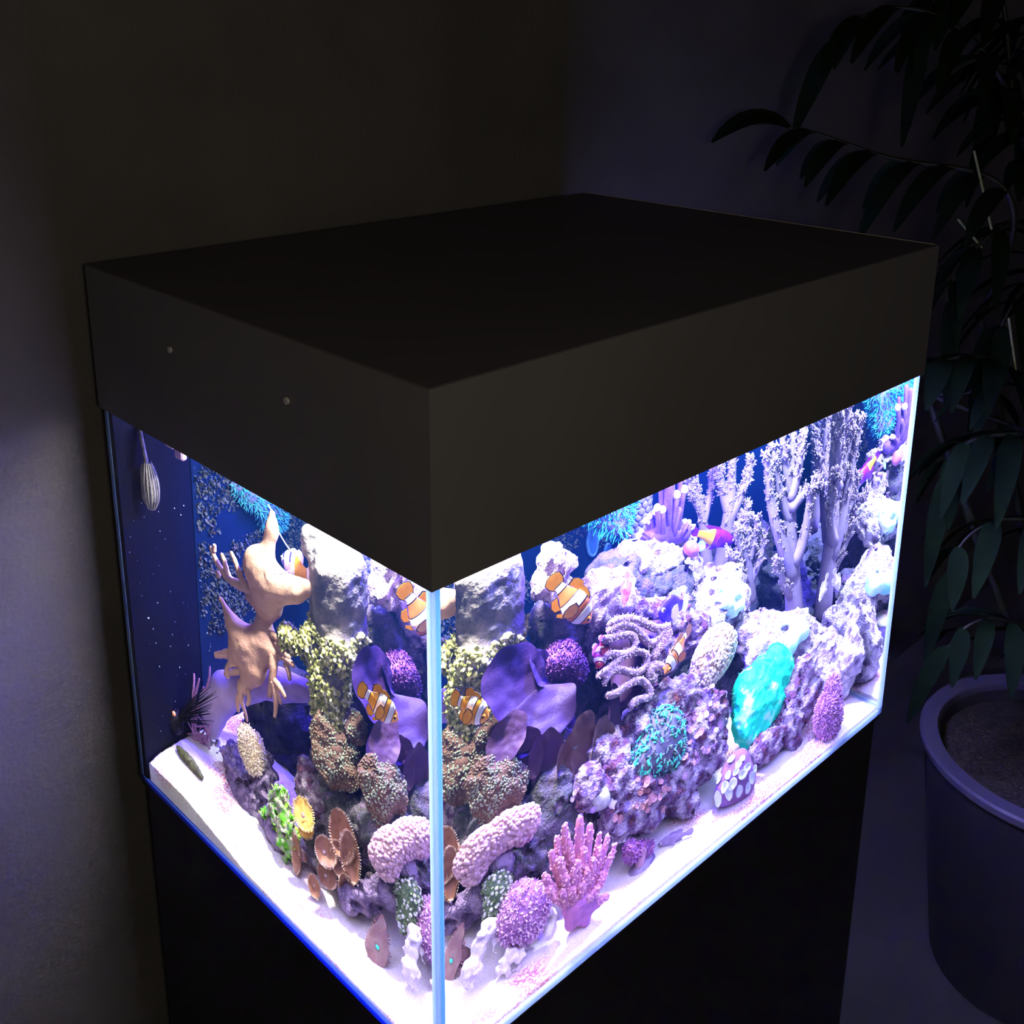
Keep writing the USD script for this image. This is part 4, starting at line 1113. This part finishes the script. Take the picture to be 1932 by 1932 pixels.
# ------------------------------------------------------------------ cyan star polyps, net tube, finger coral of the back
gsp = sdf([np.r_[.372, .335, .235, .385, .330, .262, .016, .018], np.r_[.350, .335, .255, .385, .330, .275, .016, .02], np.r_[.382, .325, .222, .384, .33, .245, .011, .015], np.r_[.36, .34, .28, .36, .34, .34, .03, .03], np.r_[.33, .34, .262, .36, .34, .29, .012, .02]], .0028, .006, .003)
t = Thing("star_polyps", "turquoise waving star polyps hanging from under the hood at the back", "coral", [.37, .335, .22])
t.part("body", gsp, M((0.16, 0.20, 0.30), (0.22, 0.24, 0.34), 60, .8, .3))
t.part("polyps", strewn(gsp, 2800, spike(4), .0070, 14, .4, .35, thick=.45), M((0.03, 0.50, 0.48), (0.06, 0.68, 0.62), 60, .6), kind="stuff")
t.part("trunk", tube([[.36, .345, .30], [.36, .375, .335], [.36, BACK - .003, .345]], [.026, .022, .022], 14), M((0.1, 0.12, 0.2), rough=.8))
gsw = sdf([np.r_[.262, BACK - .004, .258, .305, BACK - .004, .240, .010, .014], np.r_[.305, BACK - .004, .24, .325, BACK - .004, .27, .014, .016], np.r_[.232, BACK - .003, .272, .262, BACK - .003, .262, .006, .010], np.r_[.30, BACK - .004, .228, .318, BACK - .004, .222, .010, .008]], .0028, .006, .003, clip=True)
t = Thing("star_polyps", "turquoise star polyp mat on the back wall, seen above the raised leather coral fingers", "coral", [.31, BACK - .01, .24])
t.part("body", gsw, M((0.07, 0.10, 0.12), (0.10, 0.13, 0.14), 60, .8, .3))
t.part("polyps", strewn(gsw, 2000, spike(4), .0052, 15, .4, .35, thick=.45, keep=lambda P, N: N[:, 1] < .3), M((0.02, 0.30, 0.30), (0.05, 0.45, 0.42), 60, .6), kind="stuff")
netm = M((0.20, 0.19, 0.32), (0.26, 0.25, 0.36), 60, .6)
t = Thing("intake_tube", "net-covered intake pipe with a white cable tie against the back wall", "pipe", [.447, .385, .05])
ty, tx, tr = .385, .4465, .0165
t.part("pipe", tube(A([[tx, ty, z] for z in np.linspace(.03, .366, 12)]), tr, 28), M((0.16, 0.15, 0.32), rough=.6))
P, N = [], []
for k in range(50):
    for j in range(12):
        q = (j + (k % 2) * .5) / 12 * 2 * np.pi
        P.append([tx + tr * math.cos(q), ty + tr * math.sin(q), .05 + k * .0064])
        N.append([math.cos(q), math.sin(q), 0])
t.part("net", placed(A(P), A(N), (lambda s: (A(s.vertices) * [.62, .62, .35], A(s.faces)))(trimesh.creation.icosphere(1)), .0066, rng, .12, .08), netm, kind="stuff")
k = np.linspace(0, 2 * np.pi, 40)
tie = t.part("cable_tie", tube(A([tx + (tr + .0026) * np.cos(k), ty + (tr + .0026) * np.sin(k), .184 + .003 * np.cos(k)]).T, .0011, 6), M((0.85, 0.85, 0.88), rough=.4), label="white cable tie")
t.part("tie_tail", tube(curve([[tx - tr, ty - .010, .186], [tx - .024, ty - .018, .190], [tx - .030, ty - .022, .196]], 8), .0011, 6), M((0.85, 0.85, 0.88), rough=.4), True, under=tie)
vi = M((0.11, 0.05, 0.26), (0.15, 0.08, 0.30), 90, .7, .3, 900)
tipm = M((0.85, 0.78, 0.88), rough=.6)
t = Thing("finger_coral", "violet finger coral with white tips on the summit rock under the hood", "coral", R(1258, 1010, .258))
for x, y, r, tip in [(1290, 924, 7, 1), (1276, 934, 7, 1), (1262, 905, 9, 0), (1268, 890, 8, 0), (1250, 962, 6, 1), (1240, 958, 6, 1), (1236, 966, 5, 1), (1247, 980, 6, 1), (1226, 974, 5, 1), (1223, 984, 5, 1), (1218, 982, 5, 1), (1266, 968, 6, 1), (1275, 978, 5, 1), (1292, 985, 5, 1), (1300, 985, 4, 1), (1205, 1010, 5, 1), (1232, 990, 6, 0), (1282, 960, 6, 0), (1255, 930, 7, 0), (1245, 1000, 8, 0), (1210, 1002, 4, 1), (1248, 908, 7, 0), (1284, 905, 6, 0)]:
    dd = .252 + rng.uniform(-.006, .006)
    bx = 1255 + (x - 1255) * .55
    P = curve(path("R", [(bx, 1020, .258), (bx + (x - bx) * .5, (1020 + y) / 2, dd), (x, y, dd)]), 9)
    s = mpp("R", x, y, dd)
    fm = tube(P, r * s * np.linspace(1.05, .95, 9), 8)
    p = t.part("finger", fm, vi)
    if tip:
        ti = trimesh.creation.icosphere(2, r * s * 1.3)
        ti.apply_translation(P[-1])
        t.part("white_tip", ti, tipm, True, under=p)
t.part("base", sdf(bars("R", [(1225, 1015, .258, 1290, 1005, .258, 18, 16), (1255, 985, .256, 1262, 940, .256, 18, 14)]), .0024, .006, .002), vi)
c = R(1323, 1030, .245)
t = Thing("zoanthid", "single blue-ringed zoanthid under the bicolour fish", "coral", c + [0, .012, -.01])
polyp(t, c, (-.5, -.8, .3), (0, 0, 1), .0048, .0048, M((0.16, 0.55, 0.75), (0.3, 0.7, 0.85), 200, .5), M((0.2, 0.65, 0.8), rough=.5), 71, c + [.004, .014, -.012], 22, .15, .3, M((0.9, 0.55, 0.75), rough=.5))
t = Thing("sponge", "small red-brown sponge beside the blue-ringed zoanthid", "sponge", R(1305, 1040, .235))
t.part("body", sdf(balls("R", [(1302, 1032, .238, 11), (1312, 1040, .234, 8)]), .0018, .004, .002), M((0.34, 0.08, 0.14), (0.42, 0.14, 0.2), 90, .7))
# pump and clip on the back wall
t = Thing("wavemaker_pump", "grey slotted oval pump cage on the back wall at the top left", "pump", [.055, BACK - .02, .28])
c = A([.052, BACK - .012, .300])
gr = M((0.12, 0.12, 0.13), (0.20, 0.20, 0.17), 120, .6, .3)
t.part("body", sdf([np.r_[c - [0, 0, .010], c + [0, 0, .010], .011, .0105]], .002, .004, .0006), gr)
for k in range(9):
    q = -1.3 + 2.6 * k / 8
    o = A([math.sin(q), -math.cos(q), 0]) * .0125
    t.part("cage_bar", tube(curve([c + o * .5 + [0, 0, -.021], c + o + [0, 0, -.012], c + o + [0, 0, .010], c + o * .5 + [0, 0, .021]], 10), .0011, 6), gr)
t.part("mount", tube([c + [0, 0, .02], c + [.002, .006, .034], c + [.002, .01, .05]], .003, 8), gr)
t = Thing("hood_float", "mauve plastic bracket hanging from the hood at the top left", "bracket", [.06, .37, .34])
t.part("plate", box(.052, .355, .345, .082, .372, .3685, .003), M((0.42, 0.30, 0.46), rough=.5), 30)
t.part("arm", box(.066, .352, .334, .077, .366, .346, .002), M((0.42, 0.30, 0.46), rough=.5), 30)
for px, py, sc, lab in [(1118, 1022, 1.0, "oval suction clip on the back wall between white peak and turquoise polyps"), (1147, 1047, .8, "smaller suction clip half hidden beside the white bulging rock")]:
    c = R(px, py, BACK - .003)
    t = Thing("suction_clip", lab, "clip", c)
    k = np.linspace(0, 2 * np.pi, 30)
    t.part("ring", tube(c + A([.0065 * np.cos(k), 0 * k, .015 * np.sin(k)]).T * sc, .0020 * sc, 7), M((0.05, 0.16, 0.40), rough=.5))
    t.part("pad", disc(c, (0, -1, 0), (0, 0, 1), .0058 * sc, .0135 * sc, 0, 3, .1, 1, 6, 24, .1), M((0.02, 0.08, 0.28), rough=.5))
# thin white air line by the leather coral
t = Thing("air_line", "thin white air hose curving past the upper leather coral", "hose", L(530, 1010, .15))
t.part("hose", tube(curve(path("L", [(506, 952, .15), (515, 972, .15), (524, 1000, .15), (534, 1018, .15), (548, 1038, .152), (558, 1046, .155)]), 20), .0008, 6), M((0.9, 0.9, 0.92), rough=.4))
t.part("loop", tube(curve(path("L", [(503, 1068, .118), (508, 1078, .118), (520, 1083, .12), (540, 1080, .124), (556, 1072, .13)]), 16), .0006, 6), M((0.9, 0.9, 0.92), rough=.4))

# ------------------------------------------------------------------ small bubbles clinging to the dark left part of the back wall
bx_, bz_ = np.clip(rng.choice([.035, .05, .085, .12], 48) + rng.normal(0, .011, 48), .01, .15), rng.uniform(.05, .28, 48)
solo("air_bubbles", placed(np.c_[bx_, np.full(48, BACK - .0002), bz_], np.tile([0, -1.0, 0], (48, 1)), bead(1), .00045, rng, .8), M((0.7, 0.75, 0.85), rough=.3), "tiny pale bubbles clinging to the dark left part of the back wall", "bubbles", True, kind="stuff")

# ================================================================== fish
orange = M((0.80, 0.32, 0.01), (0.86, 0.40, 0.02), 120, .35, spec=.4)
salmon = M((0.58, 0.17, 0.045), (0.64, 0.21, 0.06), 120, .4, spec=.4)
white_f = M((0.86, 0.85, 0.84), rough=.4)
blk = M((0.015, 0.012, 0.02), rough=.4)


def body_loft(sx, sh, sw, q0=0.0, q1=1.0, grow=1.0, n=26, seg=22):
    """A body of unit length, nose at x = +0.5, between stations q0 and q1."""
    q = np.linspace(q0, q1, n)
    hh, ww = np.interp(q, sx, sh) * grow, np.interp(q, sx, sw) * grow
    if q0 == 0 and q1 == 1:
        hh[0] = ww[0] = hh[0] * .3
    a = np.arange(seg) / seg * 2 * np.pi
    v = np.vstack([np.c_[np.full(seg, .5 - x), w * np.sin(a), h * np.cos(a)] for x, h, w in zip(q, hh, ww)] + [[[.5 - q[0], 0, 0]], [[.5 - q[-1], 0, 0]]])
    f = []
    for i in range(n - 1):
        for j in range(seg):
            k = (j + 1) % seg
            f += [[i * seg + j, (i + 1) * seg + j, (i + 1) * seg + k], [i * seg + j, (i + 1) * seg + k, i * seg + k]]
    for j in range(seg):
        k = (j + 1) % seg
        f += [[n * seg, j, k], [n * seg + 1, (n - 1) * seg + k, (n - 1) * seg + j]]
    return v, A(f)[:, ::-1]


def fin(poly, th=.016):
    m = prism(poly, -th / 2, th / 2)
    v, f = vf(m)
    return v[:, [0, 2, 1]] * [1, -1, 1], f


def rot(mesh, axis, deg, c):
    v, f = vf(mesh)
    T = trimesh.transformations.rotation_matrix(math.radians(deg), axis, c)
    return v @ T[:3, :3].T + T[:3, 3], f


def scaled(poly, g, c=None):
    p = A(poly, float)
    c = p.mean(0) if c is None else A(c)
    return c + (p - c) * g


def fish(label, cat_name, nose, tail, upv, deep, wide, mats, bands=(), edge=True, tailshape="round", dorsal=None, name="fish", bend=0.0, split=None, extra=None):
    nose, tail = A(nose), A(tail)
    Ln = np.linalg.norm(nose - tail)
    X_ = (nose - tail) / Ln
    Y_ = np.cross(upv, X_)
    Y_ /= np.linalg.norm(Y_)
    Z_ = np.cross(X_, Y_)
    c = (nose + tail) / 2

    def put(m):
        v, f = vf(m)
        v = A(v, float).copy()
        v[:, 1] += bend * np.clip(-v[:, 0], 0, 1) ** 2
        # the body takes the front four fifths, the tail fin the rest
        return c + Ln * (v[:, :1] * X_ + v[:, 1:2] * Y_ + v[:, 2:] * Z_), f

    B = .82

    def bl(q0, q1, g):
        v, f = body_loft(sx, sh, sw, q0, q1, g)
        v = v.copy()
        v[:, 0] = .5 - (.5 - v[:, 0]) * B
        return put((v, f))
    sx = [0, .04, .12, .25, .40, .55, .70, .82, .92, 1]
    sh = A([.05, .22, .52, .84, 1.0, .98, .78, .52, .40, .38]) * deep / 2
    sw = A([.06, .34, .66, .92, 1.0, .92, .66, .40, .24, .16]) * wide / 2
    t = Thing(name, label, cat_name, c)
    if split:
        t.part("body", bl(0, split, 1.0), mats[0])
        t.part("rear_body", bl(split - .01, 1.0, 1.003), mats[3])
    else:
        t.part("body", bl(0, 1, 1.0), mats[0])
    for q0, q1 in bands:
        b = t.part("white_band", bl(q0, q1, 1.03), mats[1])
        if edge:
            t.part("band_edge", bl(q0 - .018, q1 + .018, 1.016), mats[2], True, under=b)
    H_ = deep / 2
    x_t = .5 - B
    if tailshape == "round":
        tp = [(x_t + .02, H_ * .34), (x_t - .06, H_ * .60), (x_t - .15, H_ * .62), (x_t - .195, H_ * .32), (x_t - .205, 0), (x_t - .195, -H_ * .32), (x_t - .15, -H_ * .62), (x_t - .06, -H_ * .60), (x_t + .02, -H_ * .34)]
    else:
        tp = [(x_t + .02, H_ * .34), (x_t - .08, H_ * .62), (x_t - .20, H_ * .85), (x_t - .12, H_ * .2), (x_t - .12, -H_ * .2), (x_t - .20, -H_ * .85), (x_t - .08, -H_ * .62), (x_t + .02, -H_ * .34)]
    dp = dorsal or [(.20, H_ * .84), (.16, H_ * 1.16), (.06, H_ * 1.30), (-.02, H_ * 1.22), (-.07, H_ * 1.38), (-.16, H_ * 1.30), (-.22, H_ * 1.02), (-.20, H_ * .55), (-.05, H_ * .84), (.1, H_ * .9)]
    ap = [(-.02, -H_ * .92), (-.06, -H_ * 1.28), (-.14, -H_ * 1.30), (-.21, -H_ * 1.02), (-.20, -H_ * .55), (-.1, -H_ * .8)]
    vp = [(.16, -H_ * .88), (.12, -H_ * 1.12), (.02, -H_ * 1.42), (-.01, -H_ * 1.30), (.06, -H_ * .92)]
    fm = mats[4] if len(mats) > 4 else mats[0]
    for nm, pl in (("tail_fin", tp), ("dorsal_fin", dp), ("anal_fin", ap), ("pelvic_fin", vp)):
        p = t.part(nm, put(fin(pl)), fm, False)
        if edge:
            t.part("fin_edge", put(fin(scaled(pl, 1.10), .008)), mats[2], False, under=p)
    pp = [(.17, .05), (.10, .12), (.0, .14), (-.055, .05), (-.055, -.05), (.0, -.13), (.10, -.11), (.17, -.05)]
    for sgn in (-1, 1):
        pl = A(pp) * [.80, 1.0] * [1, deep / .46] + [.035, -H_ * .22]
        y = sgn * wide / 2 * 1.06
        fp = vf(fin(pl, .014))
        fe = vf(fin(scaled(pl, 1.14), .007))
        g = lambda m: put(rot((m[0] + [0, y, 0], m[1]), [0, 0, 1], -sgn * 24, [.17, y, 0]))
        p = t.part("pectoral_fin", g(fp), fm, False)
        if edge:
            t.part("fin_edge", g(fe), mats[2], False, under=p)
        ey = trimesh.creation.icosphere(2, .040 * deep / .45)
        ey.apply_translation([.5 - .115 * B, sgn * np.interp(.115, sx, sw) * .86, H_ * .16])
        p = t.part("eye", put(ey), orange if edge else white_f)
        pu = trimesh.creation.icosphere(2, .026 * deep / .45)
        pu.apply_translation([.5 - .108 * B, sgn * (np.interp(.115, sx, sw) * .86 + .019 * deep / .45), H_ * .16])
        t.part("pupil", put(pu), blk, True, under=p)
    if extra:
        extra(t, put)
    return t


slim = [(.20, .115), (.08, .155), (-.14, .150), (-.22, .12), (-.1, .09)]
cl = (orange, white_f, blk)
cb = ((.17, .31), (.45, .66), (.90, 1.0))
Zu = A([0, 0, 1.0])
fish("orange striped clownfish nearest the front glass corner, in front of the green algae", "fish", [.0955, .0965, .2095], [.0800, .1300, .2240], Zu + A([.1, -.2, 0]), .56, .30, cl, cb, name="clownfish")
fish("largest orange and white clownfish, before the white rocks right of the dark cave", "fish", R(1114, 1174, .138), R(1040, 1090, .160), A([.35, -.30, 1.0]), .47, .26, (salmon, white_f, blk, None, orange), cb, name="clownfish")
fish("salmon clownfish swimming down between the ridged coral and the beige dome coral", "fish", R(1254, 1272, .112), R(1303, 1182, .130), A([-.7, -.35, .5]), .36, .22, (salmon, white_f, blk), cb, name="clownfish")
wine = M((0.42, 0.03, 0.07), rough=.4)
fish("small dark red clownfish with white bands, at the left edge of the ridged coral", "fish", R(1130, 1262, .128), R(1138, 1200, .150), A([-1.0, .2, .3]), .46, .26, (wine, white_f, blk), ((.20, .32), (.50, .78)), name="clownfish")
viol = M((0.09, 0.008, 0.36), (0.16, 0.012, 0.40), 60, .4)
yel = M((0.60, 0.30, 0.01), (0.64, 0.36, 0.03), 60, .4)
fish("slender bicolour fish, purple in front and yellow behind, before the feathery soft corals", "fish", R(1388, 1022, .252), R(1300, 1003, .262), Zu, .27, .18, (viol, white_f, blk, yel, viol), (), False, split=.62, dorsal=slim, name="dottyback")
blu = M((0.04, 0.02, 0.42), (0.08, 0.04, 0.52), 60, .4)
pal = M((0.80, 0.82, 0.70), rough=.5)
fish("deep blue-violet oval fish with pale fins over the middle rocks", "fish", R(1242, 1156, .160), R(1297, 1137, .168), Zu, .56, .24, (blu, white_f, blk, None, pal), (), False, name="damselfish")
fish("white fish with yellow rear and dark stripes in the gap between leather coral and pillar", "fish", L(530, 1052, .168), L(590, 1090, .165), Zu, .56, .2, (white_f, M((0.03, 0.03, 0.30), rough=.4), blk, yel, white_f), ((.14, .20), (.42, .47)), False, split=.62, name="butterflyfish")
fish("small white fish hovering upright near the far glass end above the white ridge", "fish", R(1546, 1136, .165), R(1562, 1082, .165), A([-1, -.2, .1]), .36, .18, (white_f, white_f, blk, M((.9, .8, .6), rough=.5), white_f), (), False, split=.7, name="damselfish")
ros = M((0.55, 0.13, 0.20), rough=.45)
fish("slim pink fish hanging nose down over the bleached rock right of the largest clownfish", "fish", R(1178, 1143, .155), R(1184, 1080, .165), A([.9, -.5, .2]), .30, .16, (ros, ros, blk), (), False, name="anthias")
gp0, gp1 = on_sand(1240, 1594, .0045), on_sand(1307, 1567, .0050)
gob = M((0.20, 0.14, 0.26), (0.26, 0.19, 0.32), 200, .5)
fish("small lavender goby resting on the sand right of the lavender shell", "fish", gp0, gp1, Zu, .26, .16, (gob, gob, blk), (), False, name="goby")

# ================================================================== palm in its planter, behind the tank at the right
PC = A([1.076, -0.043])
RIM = -0.262
pot = Thing("planter", "large dark round planter with a wide lip standing on the floor at the right", "plant pot", (PC[0], PC[1], FLOOR))
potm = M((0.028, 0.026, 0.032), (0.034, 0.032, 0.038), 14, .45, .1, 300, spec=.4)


def lathe(prof, seg=72):
    m = trimesh.creation.revolve(A(prof, float), sections=seg)
    m.apply_translation([PC[0], PC[1], 0])
    return m


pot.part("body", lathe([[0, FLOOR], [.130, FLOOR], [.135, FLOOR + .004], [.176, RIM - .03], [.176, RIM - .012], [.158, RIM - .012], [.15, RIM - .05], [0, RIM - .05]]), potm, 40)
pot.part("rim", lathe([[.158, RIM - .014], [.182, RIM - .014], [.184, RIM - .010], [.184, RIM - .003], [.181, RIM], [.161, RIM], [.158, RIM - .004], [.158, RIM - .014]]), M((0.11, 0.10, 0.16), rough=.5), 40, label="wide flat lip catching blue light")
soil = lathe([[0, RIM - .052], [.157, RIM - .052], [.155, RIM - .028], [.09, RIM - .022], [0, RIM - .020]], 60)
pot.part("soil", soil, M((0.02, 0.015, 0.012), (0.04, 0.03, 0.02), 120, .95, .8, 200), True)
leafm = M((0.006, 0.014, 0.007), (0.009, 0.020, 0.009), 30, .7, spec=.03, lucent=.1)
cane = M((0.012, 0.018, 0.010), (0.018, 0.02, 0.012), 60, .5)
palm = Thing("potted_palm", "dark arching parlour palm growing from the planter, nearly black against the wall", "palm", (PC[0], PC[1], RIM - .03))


def blade(a, b, w, nrm, droop, n=9):
    """One long leaflet from a to b, folded along its midrib, its tip hanging."""
    a, b = A(a), A(b)
    s = np.linspace(0, 1, n)
    P = a + s[:, None] * (b - a) + A([0, 0, 1.0]) * (droop * 4 * s * (1 - s))[:, None]
    T = np.gradient(P, axis=0)
    T /= np.linalg.norm(T, axis=1)[:, None]
    side = np.cross(T, nrm)
    side /= np.linalg.norm(side, axis=1)[:, None] + 1e-9
    upn = np.cross(side, T)
    ww = w * np.sin(np.pi * np.clip(s * .93 + .05, 0, 1)) ** .75
    top = [P - side * ww[:, None] + upn * (ww * .25)[:, None], P, P + side * ww[:, None] + upn * (ww * .25)[:, None]]
    v = np.vstack(top + [q - upn * .0006 for q in top])
    f = []
    for i in range(n - 1):
        for c0 in (0, 1):
            q = [c0 * n + i, (c0 + 1) * n + i, (c0 + 1) * n + i + 1, c0 * n + i + 1]
            f += [q, [x + 3 * n for x in q[::-1]]]
        f += [[i, i + 1, 3 * n + i + 1, 3 * n + i], [2 * n + i + 1, 2 * n + i, 5 * n + i, 5 * n + i + 1]]
    return vf((v, A(f)))


def frond(pts, pairs, length, seed, w=.0125, q0=.30, hang=.75, tipsets=None):
    r = np.random.default_rng(seed)
    P = curve(pts, 40)
    p = palm.part("frond", tube(P, np.linspace(.0045, .0018, 40), 7), cane)
    T = np.gradient(P, axis=0)
    for k in range(pairs):
        q = q0 + (1 - q0) * (k + .5) / pairs
        i = int(q * 39)
        t_ = T[i] / np.linalg.norm(T[i])
        sd = np.cross(t_, [0, 0, 1.0])
        sd /= np.linalg.norm(sd) + 1e-9
        for sg in (-1, 1):
            ln = length * (1 - .45 * abs(q - .55) / .5) * r.uniform(.88, 1.1)
            d = t_ * (.45 + .4 * q) + sg * sd * .75 + A([0, 0, -hang]) * r.uniform(.8, 1.2)
            d /= np.linalg.norm(d)
            e_ = P[i] + d * ln
            e_[1] = min(e_[1], WALL - .02)
            palm.part("leaflet", blade(P[i], e_, w * r.uniform(.85, 1.1), sg * sd * .4 + A([0, 0, 1.0]), .035 * ln / .2), leafm, True, under=p)
    e_ = P[-1] + (T[-1] / np.linalg.norm(T[-1]) + A([0, 0, -.35])) * length * .8
    e_[1] = min(e_[1], WALL - .02)
    palm.part("leaflet", blade(P[-1], e_, w, A([-.45, -.6, .6]), .02), leafm, True, under=p)


g = A([PC[0], PC[1], RIM - .02])


# the canes rise from the soil; the fronds arch out of their tops
tops = [A([.965, .10, .34]), A([1.01, .06, .46]), A([1.03, .02, .28]), A([.98, .16, .22]), A([1.0, .0, .58])]
for k, tpt in enumerate(tops):
    b0 = g + A([.035 * math.cos(k * 1.3), .035 * math.sin(k * 1.3), 0])
    palm.part("cane", tube(curve([b0, (b0 + tpt) / 2 + [.006 * (-1) ** k, .004, 0], tpt], 14), np.linspace(.0075, .0055, 14), 9), cane)
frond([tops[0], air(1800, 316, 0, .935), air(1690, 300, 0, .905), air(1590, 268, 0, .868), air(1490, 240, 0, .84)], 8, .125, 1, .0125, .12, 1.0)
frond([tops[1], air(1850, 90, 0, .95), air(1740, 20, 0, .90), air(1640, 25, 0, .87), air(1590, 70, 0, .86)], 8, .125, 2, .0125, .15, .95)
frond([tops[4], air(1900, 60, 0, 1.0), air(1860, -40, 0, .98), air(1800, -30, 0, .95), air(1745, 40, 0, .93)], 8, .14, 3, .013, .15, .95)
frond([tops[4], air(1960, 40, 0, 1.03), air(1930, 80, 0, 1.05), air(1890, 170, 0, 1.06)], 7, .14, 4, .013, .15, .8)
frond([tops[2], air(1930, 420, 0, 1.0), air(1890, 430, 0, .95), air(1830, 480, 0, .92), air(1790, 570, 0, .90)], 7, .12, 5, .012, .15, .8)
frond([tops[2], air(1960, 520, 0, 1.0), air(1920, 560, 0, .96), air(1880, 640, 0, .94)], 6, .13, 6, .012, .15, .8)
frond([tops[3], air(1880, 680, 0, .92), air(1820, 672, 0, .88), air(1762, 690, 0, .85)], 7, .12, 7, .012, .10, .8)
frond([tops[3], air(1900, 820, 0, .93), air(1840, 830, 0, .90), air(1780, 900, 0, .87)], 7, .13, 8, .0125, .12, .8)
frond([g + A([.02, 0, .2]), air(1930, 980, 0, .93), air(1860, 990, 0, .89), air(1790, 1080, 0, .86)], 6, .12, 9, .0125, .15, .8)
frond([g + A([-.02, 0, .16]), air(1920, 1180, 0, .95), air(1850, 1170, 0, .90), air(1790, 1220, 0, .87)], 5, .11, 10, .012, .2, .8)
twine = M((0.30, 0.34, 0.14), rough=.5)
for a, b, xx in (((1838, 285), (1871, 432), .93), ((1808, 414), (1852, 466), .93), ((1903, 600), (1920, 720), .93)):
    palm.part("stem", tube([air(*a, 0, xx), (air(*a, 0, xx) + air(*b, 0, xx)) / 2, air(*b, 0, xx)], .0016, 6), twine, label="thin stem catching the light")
